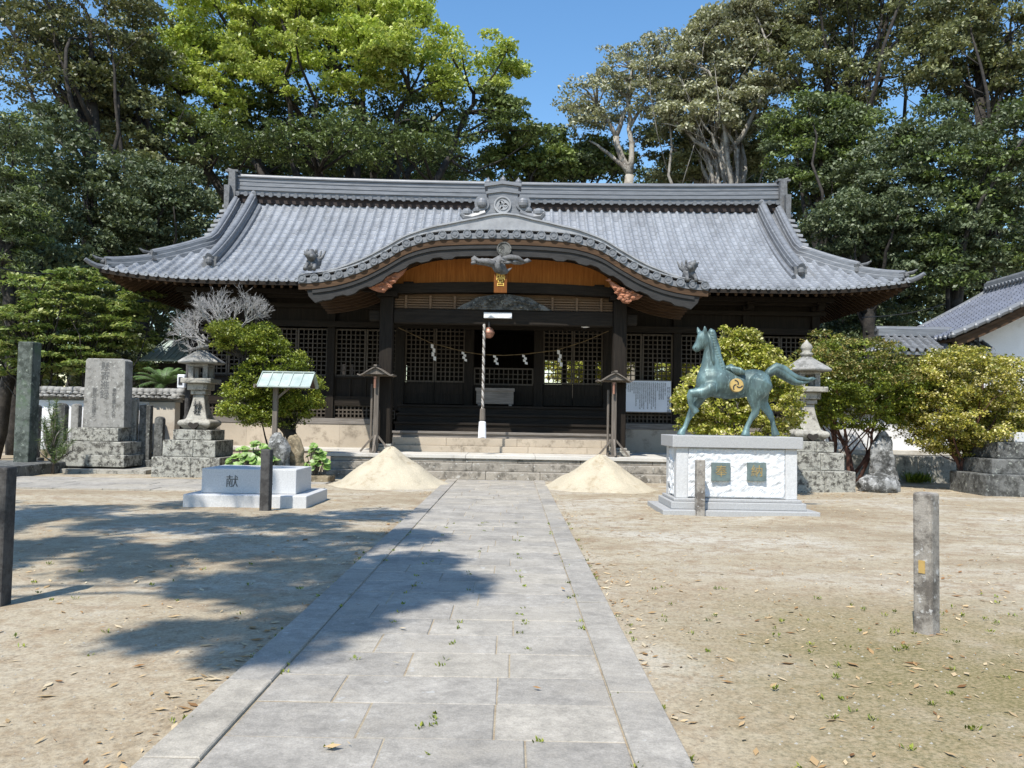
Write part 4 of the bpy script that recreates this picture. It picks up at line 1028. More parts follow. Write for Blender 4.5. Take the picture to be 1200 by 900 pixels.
# ---- stone lanterns
def lantern(cx, cy, label, mirror=1, letters=None):
    t = thing('stone_lantern', (cx, cy, 0), label, 'stone lantern', 'tall stone lanterns on stepped bases')
    for (w_, z0, z1) in ((.87, -.05, .50), (.68, .502, .93), (.50, .932, 1.20)):
        b = MB(); r = random.Random(int(w_*100))
        b.box(cx-w_, cx+w_*.15, cy-w_, cy+w_, z0, z1); b.box(cx+w_*.15+.006, cx+w_, cy-w_, cy+w_, z0, z1-.004)
        b.build('stepped_base', 'lichen', t, bevel=.02)
    # foot drawn as a square lofted shaft
    b = MB(); prof = [(.30, 1.202), (.33, 1.24), (.42, 1.32), (.44, 1.38), (.40, 1.44), (.28, 1.47), (.24, 1.60), (.19, 1.80), (.155, 2.0), (.15, 2.12)]
    vs, fs = [], []
    for (r_, z) in prof:
        for k in range(4):
            a = pi/4+k*pi/2; vs.append((cx+cos(a)*r_*1.414, cy+sin(a)*r_*1.414, z))
    for i in range(len(prof)-1):
        for k in range(4): fs.append((i*4+k, i*4+(k+1) % 4, (i+1)*4+(k+1) % 4, (i+1)*4+k))
    fs += [(3,2,1,0), tuple(len(vs)-4+k for k in range(4))]
    b.add(vs, fs); sh = b.build('shaft', 'lichen_pale', t, bevel=.025)
    b = MB(); hx = cx-.0; hzz = 1.30
    out = [(0,-.10),(.05,-.06),(.13,0),(.14,.05),(.10,.09),(.04,.08),(0,.05),(-.04,.08),(-.10,.09),(-.14,.05),(-.13,0),(-.05,-.06)]
    b.prism([(hx+x, hzz+z) for x, z in out], cy-.452, cy-.30); b.build('heart_shade', 'darkroom', sh)  # solid dark heart: the shade inside the cutout put into colour
    if letters: text('lettering', letters, (cx, cy-.245, 1.76), .19, 'carved', sh, .03, line=.9)
    b = MB(); b.box(cx-.20, cx+.20, cy-.20, cy+.20, 2.122, 2.24); b.box(cx-.27, cx+.27, cy-.27, cy+.27, 2.242, 2.42); b.box(cx-.40, cx+.40, cy-.40, cy+.40, 2.422, 2.55); b.build('platform', 'lichen_pale', t, bevel=.02)
    b = MB()
    for sx in (-1, 1):
        for sy in (-1, 1): b.box(cx+sx*.19-.065, cx+sx*.19+.065, cy+sy*.19-.065, cy+sy*.19+.065, 2.552, 2.86)
    b.box(cx-.26, cx+.26, cy-.26, cy+.26, 2.862, 2.94); b.build('fire_box', 'oldstone', t, bevel=.01)
    b = MB(); prof = [(.54, 2.942), (.56, 2.99), (.47, 3.06), (.32, 3.16), (.17, 3.27), (.12, 3.32)]
    b.lathe([(r_*1.1, z) for r_, z in prof], cx, cy, 6, rot=pi/6); b.build('roof', 'oldstone', t, bevel=.02)
    b = MB(); b.lathe([(.11,3.322),(.15,3.36),(.16,3.40),(.10,3.44),(.13,3.50),(.15,3.55),(.12,3.62),(.05,3.69),(.01,3.75)], cx, cy, 12); b.build('finial', 'lichen_pale', t, smooth=True)
    return t
p = at(945, 560, 20.4); lantern(p.x, 20.4, 'tall stone lantern with conical roof behind the bronze horse tail')
p = at(232, 560, 21.6); lantern(p.x, 21.6, 'tall stone lantern half hidden under the bleached twigs, left of the hall', letters='村\n社')
# ---- inscribed monument
my = 22.2; x0, x1 = at(97, 500, my).x, at(144, 500, my).x
mon = thing('inscribed_monument', ((x0+x1)/2, my, 0), 'tall upright inscribed stone slab on three stepped courses', 'monument')
b = MB(); a0, a1 = at(55, 550, 21.5).x, at(178, 550, 21.5).x-.25; b.box(a0, a1+.1, 21.5, 24.0, -.05, .10); b.build('ground_slab', 'lichen_pale', mon, bevel=.01)
for (ua, ub, v0, v1, yy, dd) in ((64, 145, 547, 533, 21.75, 2.0), (71, 145, 533, 517.5, 21.88, 1.75), (84, 138, 517, 501, 22.05, 1.2)):
    b = MB(); b.box(at(ua, v0, yy).x, at(ub, v0, yy).x, yy, yy+dd, max(.102, at(100, v0, yy).z+.002), at(100, v1, yy).z); b.build('base_course', 'lichen', mon, bevel=.02)
zb = at(100, 501, 22.05).z; zt = at(120, 420, my).z
b = MB(); m_ = .02
b.prism([(x0-.03, zb), (x1+.02, zb), (x1-.01, zt-.06), (x1-.09, zt), (x0+.05, zt), (x0, zt-.05)], my+.02, my+.48); sl_ = b.build('slab', 'oldstone', mon, bevel=.02)
xm_ = (x0+x1)/2
text('lettering', '懸\n寄\n進\n録', (xm_+.0, my+.018, zt-.62), .26, 'carved', sl_, .003, line=.98)
text('lettering', '奉\n獻\n金\n寄\n附\n人\n名', (xm_+.27, my+.018, zt-1.22), .125, 'carved', sl_, .003, line=.92)
text('lettering', '御\n即\n位\n記\n念\n建\n之', (xm_-.27, my+.018, zt-1.22), .125, 'carved', sl_, .003, line=.92)
# ---- tall stone post and memorial stones before the white wall
p = at(31, 500, 21.3); b = MB(); zt = at(31, 401, 21.3).z; b.box(p.x-.20, p.x+.20, 21.1, 21.5, -.05, zt); o = b.build('tall_stone_post', 'greenstone', at0=(p.x, 21.3, 0), bevel=.03)
tag(o, 'tall mossy square stone pillar at the far left end of the white wall', 'pillar')
stones = [(41, 474, 9, .18, 1, 'darkstone'), (70, 472, 13, .22, 1, 'darkstone'), (88, 473, 9, .2, 1, 'oldstone'), (144, 474, 7, .2, 1, 'oldstone'), (156, 466, 9, .18, 0, 'lichen_pale'), (170, 474, 13, .2, 0, 'darkstone'), (186, 488, 10, .2, 1, 'darkstone')]
labs = ['small dark round topped stone beside the tall mossy pillar', 'grey round topped stone behind the young pine', 'grey round topped stone just left of the inscribed slab', 'narrow grey stone just right of the inscribed slab', 'slim pale square stone before the white wall', 'broad dark ribbed stone before the white wall', 'low dark round topped stone nearest the end of the white wall']
for (u, v, wpx, dd, rnd_, mt), lb in zip(stones, labs):
    y = 22.9; p = at(u, v, y); h = p.z; w_ = wpx*y/FPX/2; b = MB()
    if rnd_: out = [(p.x-w_, .3), (p.x+w_, .3)]+[(p.x+w_*cos(a), h-w_*.8+w_*.8*sin(a)) for a in np.linspace(0, pi, 9)]
    else: out = [(p.x-w_, .3), (p.x+w_, .3), (p.x+w_, h-.02), (p.x, h), (p.x-w_, h-.02)]
    b.prism(out, y, y+dd); bb = MB()
    t = thing('memorial_stone', (p.x, y, 0), lb, 'memorial stone', 'row of small memorial stones')
    b.build('stone', mt, t, bevel=.015); bb.box(p.x-w_-.08, p.x+w_+.08, y-.08, y+dd+.08, -.03, .298); bb.build('plinth', 'darkstone', t, bevel=.02)
# ---- white wall with tiled coping on the left
wl = at(36, 500, 24).x; wr = at(208, 500, 24).x; zt = at(120, 470, 24).z
t = thing('tile_capped_wall', ((wl+wr)/2, 24, 0), 'low white plastered wall with a coping of old tiles', 'wall')
b = MB(); b.box(wl, wr-.78, 23.8, 24.15, .5, zt); b.build('plaster', 'plaster', t)
b = MB(); b.box(wr-.777, wr, 23.79, 24.16, .5, zt); b.build('plaster', 'plaster_tan', t, bevel=.02)  # end section in beige, the rest of the wall white
b = MB(); b.box(wl-.02, wr+.03, 23.76, 24.2, -.05, .497); b.build('stone_foot', 'rock_tan', t, bevel=.02)
b = MB(); r = random.Random(3); x = wl-.15
b.prism([(wl-.1, zt), (wr+.1, zt), (wr+.05, zt+.2), (wl-.1, zt+.2)], 23.86, 24.1, 0)
while x < wr+.1:
    for sy in (-1, 1):
        for k in range(2):
            yy = 23.98+sy*(.12+.16*k); z = zt+.23-.10*k+r.uniform(-.012, .012)
            b.ball((x+r.uniform(-.01,.01), yy, z), (.085, .12, .05), 8, noise=.15, seed=r.randrange(99)); b.box(x+.05, x+.14, yy-.12, yy+.12, z-.03, z)
    b.tube([(x-.1, 23.98, zt+.31+r.uniform(-.01,.01)), (x+.09, 23.98, zt+.31+r.uniform(-.01,.01))], .10, 8)
    x += .19
b.tube([(wr+.03, 23.6, zt+.16), (wr+.05, 24.36, zt+.16)], .09, 8)
b.build('coping', 'oldstone', t, smooth=True)
# low stone edge on the far left
b = MB(); b.box(-17, at(32, 520, 20).x, 18.9, 21.9, -.05, .28); o = b.build('low_stone_platform', 'darkstone', at0=(-14, 20, 0), bevel=.03); tag(o, 'low dark stone platform at the left edge behind the side path', 'platform')
# ---- electric meter box on a pole
p = at(213, 447, 23.4); t = thing('meter_pole', (p.x, 23.5, 0), 'dark pole with a white electric meter box by the wall end', 'meter')
b = MB(); b.tube([(p.x+.12, 23.55, 0), (p.x+.12, 23.55, p.z+.7)], .07, 10); b.build('pole', 'post_dark', t)
b = MB(); b.box(p.x-.10, p.x+.12, 23.3, 23.46, p.z-.2, p.z+.2); mb_ = b.build('meter_box', 'lamp_plastic', t, bevel=.03)
b = MB(); b.box(p.x-.05, p.x+.06, 23.285, 23.298, p.z-.1, p.z+.12); b.build('meter_glass', 'ink', mb_)
# ---- small green roofed shelter on a single post, left
y = 19.9; p = at(322, 505, y); e0, e1 = at(303, 452, y-.3), at(354, 455, y-.3); r0, r1 = at(309, 436, y), at(358, 436, y); 
t = thing('roofed_post', (p.x, y, 0), 'small verdigris copper roof on a single grey post beside the green shrub', 'shelter')
b = MB(); b.box(p.x-.055, p.x+.055, y-.055, y+.055, 0, e0.z+.05); b.build('post', 'wood_grey', t)
b = MB(); b.bar((p.x, y, e0.z-.32), (p.x+.35, y, e0.z-.01), .05, .05); b.bar((p.x-.55, y, e0.z+.02), (p.x+.62, y, e0.z+.02), .06, .07)
for sx in (-.45, .5): b.bar((p.x+sx, y-.28, e0.z-.02), (p.x+sx, y+.28, e0.z-.02), .04, .05)
b.build('brace', 'wood_grey', t)
b = MB(); ez, rz_ = e0.z, r0.z; xa, xb = e0.x, e1.x+.22; ex = .06
for sy in (-1, 1):
    b.add([(xa, y+sy*.42, ez), (xb, y+sy*.42, ez), (xb-.02, y, rz_), (xa+.02, y, rz_), (xa, y+sy*.42, ez-.03), (xb, y+sy*.42, ez-.03), (xb-.02, y, rz_-.03), (xa+.02, y, rz_-.03)], [(0,1,2,3),(7,6,5,4),(0,4,5,1),(1,5,6,2),(3,7,4,0)])
    n = 5
    for k in range(n+1):
        x = xa+(xb-xa)*k/n; b.bar((x, y+sy*.42, ez+.008), (x, y+sy*.01, rz_+.008), .02, .02)
b.bar((xa, y, rz_+.012), (xb, y, rz_+.012), .09, .03)
b.build('copper_roof', 'copper', t)
b = MB(); 
for x in (xb-.05,): b.prism([(0, 0), (.01, 0), (.01, .01)], 0, .01)
b = MB(); x = xb-.06; b.add([(x, y-.38, ez-.03), (x, y+.38, ez-.03), (x, y, rz_-.05), (x-.03, y-.38, ez-.03), (x-.03, y+.38, ez-.03), (x-.03, y, rz_-.05)], [(0,1,2),(3,5,4),(0,2,5,3),(1,4,5,2),(0,3,4,1)]); b.build('roof_gable', 'wood_brown', t)
# ---- two wooden lamp posts with little roofs before the porch columns
def lamp_post(u, v, y, vtop, label):
    p = at(u, v, y); x = p.x; zt = at(u, vtop, y).z; z0 = ZP
    t = thing('roofed_lamp_post', (x, y, z0), label, 'lamp post', 'small roofed wooden lamp posts before the porch')
    b = MB(); b.box(x-.065, x+.065, y-.065, y+.065, z0+.02, zt-.16); b.build('pole', 'wood_grey', t, bevel=.008)
    b = MB(); b.box(x-.14, x+.14, y-.14, y+.14, z0, z0+.05)
    for a, c in ((-1,0),(1,0),(0,-1),(0,1)): b.bar((x+a*.42, y+c*.42, z0+.03), (x+a*.05, y+c*.05, z0+.48), .05, .05)
    b.build('foot_brace', 'wood_grey', t)
    b = MB(); n = 12; q = np.linspace(-.50, .50, n+1); fz = lambda s_: zt-.02-.24*min(1, (abs(s_)/.40))**1.2+.03*max(0, abs(s_)-.4)/.1
    b.strip([(x+s_, fz(s_)) for s_ in q], [(x+s_, fz(s_)-.035) for s_ in q], y-.34, y+.34)
    b.bar((x, y-.36, zt), (x, y+.36, zt), .09, .05); b.bar((x-.38, y, zt-.26), (x+.38, y, zt-.26), .05, .05)
    b.prism([(x-.33, zt-.24), (x+.33, zt-.24), (x, zt-.06)], y-.28, y-.25)
    b.build('little_roof', 'wood_grey', t)
    b = MB(); b.tube([(x-.03, y-.16, zt-.62), (x-.03, y-.16, zt-.32)], .035, 8); b.box(x-.06, x+.01, y-.19, y-.06, zt-.34, zt-.30); b.build('lamp', 'brass', t)
    b = MB(); b.tube([(x-.15, y+.1, z0+.02), (x-.15, y+.1, zt-.5)], .035, 8); b.build('conduit', 'wood_grey', t)
lamp_post(440, 520, 22.65, 429, 'roofed wooden lamp post on splayed feet before the left porch column')
lamp_post(719, 520, 22.65, 436, 'roofed wooden lamp post on splayed feet before the right porch column')
# ---- bell, rope, offering box, lights, straw rope, notice board
y = 23.0; p = at(573, 390, y); t = thing('bell', (p.x, y, p.z), 'round brass bell hanging under the porch beam', 'bell')
b = MB(); b.ball((p.x, y, p.z), (.155, .155, .16), 16); b.tube([(p.x, y, p.z-.015), (p.x, y, p.z+.015)], .165, 16); b.build('bell_body', 'brass', t, smooth=True)
b = MB(); b.tube([(p.x, y, p.z+.14), (p.x, y, 4.38)], .03, 8); b.build('hanger', 'wire', t)
y = 22.85; a, c = at(567.5, 380, y), at(565.5, 511, y); t = thing('bell_rope', (a.x, y, c.z), 'thick twisted pale rope hanging from the bell down to the steps', 'rope')
b = MB(); n = 150
for q_, ph in enumerate((0, 2*pi/3, 4*pi/3)): b.tube([(a.x+cos(ph+k*.42)*.020, y+sin(ph+k*.42)*.020, a.z+(c.z+.75-a.z)*k/n) for k in range(n+1)], .021, 6, 0 if q_ else 1)
b.build('twisted_cord', ['rope', 'wood_grey'], t, smooth=True)
b = MB(); b.lathe([(.07, c.z+.42), (.085, c.z+.46), (.075, c.z+.76), (.05, c.z+.78)], a.x, y, 12); b.build('grip', 'wood_grey', t)
b = MB(); r = random.Random(4); b.lathe([(.085, c.z), (.10, c.z+.1), (.09, c.z+.38), (.075, c.z+.418)], a.x, y, 14)
for k in range(16): an = 2*pi*k/16; b.tube([(a.x+cos(an)*.08, y+sin(an)*.08, c.z+.4), (a.x+cos(an)*.1, y+sin(an)*.1, c.z-.03-r.random()*.04)], .016, 5)
b.build('tassel', 'white', t)
p0, p1 = at(558, 477, 25.6), at(602, 456, 25.6); t = thing('offering_box', ((p0.x+p1.x)/2, 25.8, ZF), 'grey wooden offering box on the porch floor before the open doorway', 'offering box')
b = MB(); b.box(p0.x, p1.x, 25.58, 26.05, ZF+.06, p1.z); b.box(p0.x+.05, p0.x+.15, 25.55, 26.08, ZF, ZF+.06); b.box(p1.x-.15, p1.x-.05, 25.55, 26.08, ZF, ZF+.06); b.build('box', 'wood_greyx', t, bevel=.008)
b = MB(); b.box(p0.x-.03, p1.x+.03, 25.54, 25.577, p1.z-.07, p1.z+.02); b.box(p0.x-.03, p1.x+.03, 26.053, 26.09, p1.z-.07, p1.z+.02)
for k in range(9): x = p0.x+.05+k*(p1.x-p0.x-.1)/8; b.bar((x, 25.578, p1.z+.01), (x, 26.052, p1.z+.01), .03, .03)
b.build('grille', 'wood_greyx', t)
y = PY-.17; p0, p1 = at(567, 373, y), at(600, 367, y); b = MB(); b.box(p0.x, p1.x, y-.10, y+.03, p0.z, p1.z); o = b.build('strip_light', 'lamp_plastic', at0=((p0.x+p1.x)/2, y, p0.z), bevel=.012); tag(o, 'white strip light fixed under the middle of the porch beam', 'light')
p = at(686, 382, PY); b = MB(); b.lathe([(.06, p.z-.05), (.12, p.z-.035), (.12, p.z+.03), (.10, p.z+.045)], p.x, PY, 14, sq=.6); o = b.build('round_light', 'lamp_plastic', at0=(p.x, PY, p.z)); tag(o, 'small round white light under the right part of the porch beam', 'light')
y = 25.9; K = [(467,384),(505,402),(545,412.5),(566,415.5),(590,416.5),(615,415),(652,410.5),(685,400),(713,388)]
b = MB(); r = random.Random(1); P = [at(u, v, y) for u, v in K]; PP = []
for a, c in zip(P, P[1:]):
    for k in range(8): PP.append(a.lerp(c, k/8))
PP.append(P[-1]); t = thing('straw_rope', (P[4].x, y, P[4].z), 'thin sagging straw rope with white paper streamers across the doors', 'sacred rope')
b.tube(PP, [.014+.004*sin(i*1.7) for i in range(len(PP))], 6); b.build('straw_cord', 'straw', t)
for u, v in ((505, 403), (541, 412), (578, 416), (612, 415.5), (653, 410)):
    p = at(u, v, y-.03); b = MB(); x, z = p.x, p.z; L_ = .13 if u in (505, 653) else .075
    for k in range(4): dx = .045*(k % 2)+.015*k; b.add([(x+dx, y-.03-.003*k, z-L_*k), (x+dx+.085, y-.032-.003*k, z-L_*k-.02), (x+dx+.085, y-.034-.003*k, z-L_*(k+1)-.02), (x+dx, y-.031-.003*k, z-L_*(k+1)), (x+dx, y-.026-.003*k, z-L_*k), (x+dx+.085, y-.028-.003*k, z-L_*k-.02), (x+dx+.085, y-.03-.003*k, z-L_*(k+1)-.02), (x+dx, y-.027-.003*k, z-L_*(k+1))], [(0,1,2,3),(7,6,5,4),(0,4,5,1),(1,5,6,2),(2,6,7,3),(3,7,4,0)])
    b.build('paper_streamer', 'white', t)
y = WY-.2; p0, p1 = at(726, 482, y), at(786, 447, y); t = thing('notice_board', ((p0.x+p1.x)/2, y, p0.z), 'wide white board of small black vertical writing on the hall wall', 'notice board')
b = MB(); b.box(p0.x, p1.x, y-.03, y+.0, p0.z, p1.z); nb = b.build('board', 'board_white', t)
b = MB(); b.box(p0.x-.03, p1.x+.03, y+.001, y+.03, p0.z-.03, p1.z+.03); b.build('backing', 'wood_greyx', t)
chars = '当神社御由緒祭神天照大御神八幡大神春日大神鎮座地例大祭十月創立年代不詳延喜式内社古来国主武将崇敬篤社領寄進社殿造営宝物棟札鳥居拝殿本殿境内末社神事奉納絵馬文化財指定氏子安全五穀豊穣家内商売繁盛祈願参拝者由来伝承記録明治大正昭和平成再建'
rr = random.Random(6); cols = [14, 0, 8, 7, 8, 0, 17, 16, 15, 17, 14, 15, 17, 16, 17, 0, 7, 6, 7, 0, 0, 7]; W_ = p1.x-p0.x
def column(x, s, z, size): text('writing', '\n'.join(s), (x, y-.032, z-len(s)*size*.95/2), size, 'ink', nb, .001, line=.95)
column(p1.x-.07, '村社八幡神社由緒記', p1.z-.18, .11)
for k in range(22):
    n = [9,12,12,12,6,19,17,19,15,19,14,19,18,19,12,17,8,6,7,7,5,6][k]
    column(p1.x-.18-k*(W_-.26)/22, ''.join(rr.choice(chars) for _ in range(n)), p1.z-.05, .048)
# ---- stones and pots before the left end of the steps
def rock(c, r, name, mat, label, seed, group=None, noise=.22):
    b = MB(); b.ball((c[0], c[1], c[2]), r, 28, noise=noise, seed=seed, cut=-c[2]-.05)
    o = b.build(name, mat, at0=(c[0], c[1], 0), smooth=False); tag(o, label, 'rock', group); d = o.modifiers.new('sub', 'SUBSURF'); d.levels = d.render_levels = 1
    tx = bpy.data.textures.get('rocknoise') or bpy.data.textures.new('rocknoise', 'VORONOI'); tx.noise_scale = .28
    m = o.modifiers.new('disp', 'DISPLACE'); m.texture = tx; m.strength = .10; m.mid_level = .5; return o
p = at(326, 540, 19.6); rock((p.x, 19.6, .35), (.30, .24, .82), 'upright_rock', 'rock', 'rough grey upright rock behind the carved granite block', 3)
p = at(345, 540, 19.9); rock((p.x, 19.9, .38), (.25, .2, .74), 'upright_rock', 'rock_tan', 'smooth tan upright rock right of the rough grey one', 8, noise=.10)
p = at(1026, 560, 21.3); rock((p.x+.03, 20.95, .58), (.31, .22, .72), 'standing_rock', 'rock', 'tall jagged grey rock standing between the two clipped bushes', 12, noise=.28)
p = at(1027, 565, 20.2); rock((p.x, 20.1, .13), (.56, .38, .30), 'low_rock', 'rock', 'low rounded boulder lying on the ground before the tall rock', 21, noise=.12)
b = MB(); p0, p1 = at(360, 549, 19.6), at(385, 549, 19.6); b.box(p0.x, p1.x, 19.6, 20.4, -.03, .16); o = b.build('planter_edge', 'rock_tan', at0=(p0.x, 19.6, 0), bevel=.03); tag(o, 'short brown stone edge in front of the small leafy plant', 'edging')
# ---- right side: white wall, stone foot, dark stepped stones, neighbour house
wl, wr = at(950, 520, 24.3).x, at(1190, 520, 24.3).x; t = thing('white_boundary_wall', ((wl+wr)/2, 24.3, 0), 'white plastered wall on a stone foot behind the clipped bushes', 'wall')
b = MB(); b.box(wl, wr, 24.3, 24.6, .90, 2.1); b.build('plaster', 'plaster', t)
b = MB(); x = wl-.1; r = random.Random(8)
while x < wr: w_ = r.uniform(.9, 1.5); b.box(x, x+w_-.01, 23.6, 24.7, -.05, .76+r.uniform(-.01,.01)); x += w_
b.build('stone_foot', 'lichen_pale', t, bevel=.02)
b = MB(); b.box(wl-.1, wr+.1, 23.95, 24.68, .775, .90); b.build('ledge', 'platform', t)
b = MB(); x = wl
while x < wr+.1: b.tube([(x, 24.05, 2.12), (x, 24.85, 2.12)], .09, 8); x += .2
b.box(wl, wr+.1, 24.12, 24.78, 2.10, 2.19); b.build('coping', 'ridge', t)
y = 19.6; t = thing('stepped_stone_base', (at(1185, 570, y).x, y, 0), 'dark stepped stone base with a white marker at the right edge', 'stone base')
for (u0, v0, v1, yy) in ((1155, 575, 556, 19.3), (1163, 556, 538, 19.5), (1170, 538, 518, 19.7)):
    b = MB(); p = at(u0, v0, yy); b.box(p.x, p.x+2.2-(u0-1155)*.04, yy, yy+1.6, max(-.05, p.z+.002) if v0 < 575 else -.05, at(u0, v1, yy).z); b.build('base_course', 'darkstone', t, bevel=.03)
p = at(1189, 517, 19.8); q = at(1189, 509, 19.8); b = MB(); b.box(p.x, p.x+1.0, 19.8, 20.6, at(1170, 518, 19.7).z+.002, q.z+.05); b.build('white_marker', 'granite', t, bevel=.02)
# neighbour house on the right
hx, ya, yb = 12.7, 23.4, 29.0; he = 4.22; XR = 17.0
hs = thing('neighbour_house', (hx+4, 26, 0), 'white walled house with a blue grey tiled roof at the right edge', 'house')
def hz_(s_): return he+2.2*(.82*s_+.18*s_*s_)
def nslope(sgn):
    vs, fs, ti = [], [], []; r = random.Random(3); nc = int((yb-ya)/.27); nr = 18; n = len(PROF)
    for i in range(nc):
        y0 = ya+i*.27; 
        for j in range(nr):
            s0, s1 = j/nr, (j+1)/nr; base = len(vs); tv = r.random()
            for (s_, dz) in ((s0, .045), (s0, 0), (s1, .018)):
                for (q, h) in PROF: vs.append((hx+(XR-hx)*s_ if sgn > 0 else 2*XR-hx-(XR-hx)*s_, y0+q*.27, hz_(s_)+(h if dz else h-.01)+dz))
            for k in range(n-1): fs += [(base+n+k, base+n+k+1, base+k+1, base+k), (base+k, base+k+1, base+2*n+k+1, base+2*n+k)]; ti += [tv*.6, tv]
    o0 = ORG[hs.name]; me = bpy.data.meshes.new('tiled_slope'); me.from_pydata([(x-o0[0], y-o0[1], z-o0[2]) for x, y, z in vs], [], fs); me.materials.append(M['tile_blue'])
    a = me.attributes.new('tint', 'FLOAT', 'FACE'); a.data.foreach_set('value', ti); o = bpy.data.objects.new('tiled_slope', me); COL.objects.link(o); o.parent = hs
nslope(1); nslope(-1)
b = MB(); ss = np.linspace(0, 1, 14)
for y in (ya, yb): 
    b = MB(); b.tube([(hx+(XR-hx)*s_, y, hz_(s_)+.07) for s_ in ss], .09, 8)
    for s_ in ss[:-1]: b.ball((hx+(XR-hx)*s_, y-.05, hz_(s_)+.05), .085, 8)
    b.build('verge_tiles', 'ridge', hs)
b = MB()
for k in range(20): b.ball((hx, ya+.1+k*.27, he+.03), .06, 8)
b.build('eave_tiles', 'ridge', hs)
b = MB(); sweep(b, [(XR, y, hz_(1)) for y in np.linspace(ya+.2, yb-.1, 6)], rprof(.4, .35, .1))
for k in range(26): b.tube([(XR-.26, ya+.3+k*.2, hz_(1)+.12), (XR, ya+.3+k*.2, hz_(1)+.18)], .07, 8)
b.build('main_ridge', 'ridge', hs)
b = MB(); b.strip([(hx+.1+(XR-hx-.1)*s_, hz_(s_)-.03) for s_ in ss], [(hx+.1+(XR-hx-.1)*s_, hz_(s_)-.12) for s_ in ss], ya+.03, yb-.03)
b.strip([(2*XR-hx-.1-(XR-hx-.1)*s_, hz_(s_)-.03) for s_ in ss], [(2*XR-hx-.1-(XR-hx-.1)*s_, hz_(s_)-.12) for s_ in ss], ya+.03, yb-.03)
b.strip([(hx+.1+(XR-hx-.1)*s_, hz_(s_)-.122) for s_ in ss], [(hx+.1+(XR-hx-.1)*s_, hz_(s_)-.32) for s_ in ss], ya+.10, ya+.16)
b.build('eave_boards', 'wood_brown', hs)
b = MB(); xs_ = hx+1.3; top = [(x, hz_(min(1, (x-hx)/(XR-hx)))-.125) for x in np.linspace(xs_, XR, 10)]; top += [(2*XR-x, z) for x, z in top[-2::-1]]
b.strip(top, [(x, 2.7) for x, z in top], ya+.9, ya+1.05); b.box(xs_, xs_+.15, ya+1.06, yb-.5, 2.7, he+.2); b.build('white_wall', 'plaster', hs)
b = MB(); b.box(xs_-.02, 2*XR-xs_, ya+.87, ya+1.08, 0, 2.695); b.box(xs_-.03, xs_+.16, ya+1.09, yb-.5, 0, 2.695)
for x in (xs_, xs_+2.4, xs_+4.8): b.box(x-.06, x+.1, ya+.84, ya+.868, 0, 4.2)
b.build('timber_wall', 'wood', hs)
# lower tiled lean to in front
lx0, lx1 = at(1037, 400, 24.3).x, at(1160, 400, 24.3).x; ly0, ly1 = 23.75, 24.75; lz0, lz1 = at(1090, 411, 23.75).z, at(1090, 394, 24.75).z
b = MB(); vs = []; 
n = int((lx1-lx0)/.25)
for i in range(n):
    for j in range(4):
        for (q, h), (q2, h2) in zip(PROF, PROF[1:]):
            def pp(qq, hh, jj, up): f = jj/4; return (lx0+(i+qq)*.25, ly0+(ly1-ly0)*f, lz0+(lz1-lz0)*f+hh+up)
            b.add([pp(q, h, j, .035), pp(q2, h2, j, .035), pp(q2, h2, j+1, .01), pp(q, h, j+1, .01)], [(0,1,2,3)])
            b.add([pp(q, h, j, -.01), pp(q2, h2, j, -.01), pp(q2, h2, j, .035), pp(q, h, j, .035)], [(0,1,2,3)])
b.bar((lx0-.05, ly1, lz1+.08), (lx1, ly1, lz1+.08), .28, .2); b.tube([(lx0-.08, ly1, lz1+.2), (lx1, ly1, lz1+.2)], .09, 8)
b.box(lx0+.05, lx1, ly0+.05, ly1, lz0-.12, lz0-.03)
lo = b.build('lower_roof', 'ridge', hs)
b = MB(); b.box(lx0+.3, lx1, ly1+.05, ly1+.35, 0, lz0-.13); b.build('lower_wall', 'wood', hs)
# green roofed shed behind the left wall
y = 27.5; p0, p1 = at(163, 421, y), at(222, 419, y); zt = at(190, 398, y+.9).z
t = thing('green_roofed_shed', ((p0.x+p1.x)/2, 28.3, 0), 'small shed with a pale green sheet roof behind the left wall', 'shed')
b = MB(); b.add([(p0.x, y, p0.z), (p1.x, y, p0.z), (p1.x-.1, y+1.2, zt), (p0.x+.5, y+1.2, zt), (p0.x, y, p0.z-.05), (p1.x, y, p0.z-.05), (p1.x-.1, y+1.2, zt-.05), (p0.x+.5, y+1.2, zt-.05)], [(0,1,2,3),(7,6,5,4),(0,4,5,1),(1,5,6,2),(2,6,7,3),(3,7,4,0)]); 
for k in range(8): x = p0.x+.1+k*.21; b.bar((x, y, p0.z+.012), (x+.25*(1-k/8), y+1.18, zt+.012), .02, .02)
b.build('sheet_roof', 'copper', t)
b = MB(); b.box(p0.x+.35, p1.x-.15, y+.35, y+1.1, 0, p0.z-.1); b.build('wall', 'wood', t)
# overhead cables
b = MB(); a, c = at(-60, 292, 20), at(62, 321, 24)
pts = [a.lerp(c, k/10)-Vector((0,0,.18*sin(pi*k/10))) for k in range(11)]; b.tube(pts, .022, 6)
o = b.build('overhead_cable', 'wire', at0=tuple(pts[5])); tag(o, 'dark sagging cable crossing the foliage at the upper left edge', 'cable')
b = MB(); a, c = at(1010, 372, 27), at(1108, 356, 33); pts = [a.lerp(c, k/10)-Vector((0,0,.12*sin(pi*k/10))) for k in range(11)]; b.tube(pts, .02, 6)
o = b.build('overhead_cable', 'wire', at0=tuple(pts[5])); tag(o, 'thin cable running from the hall eaves towards the right hand house', 'cable')
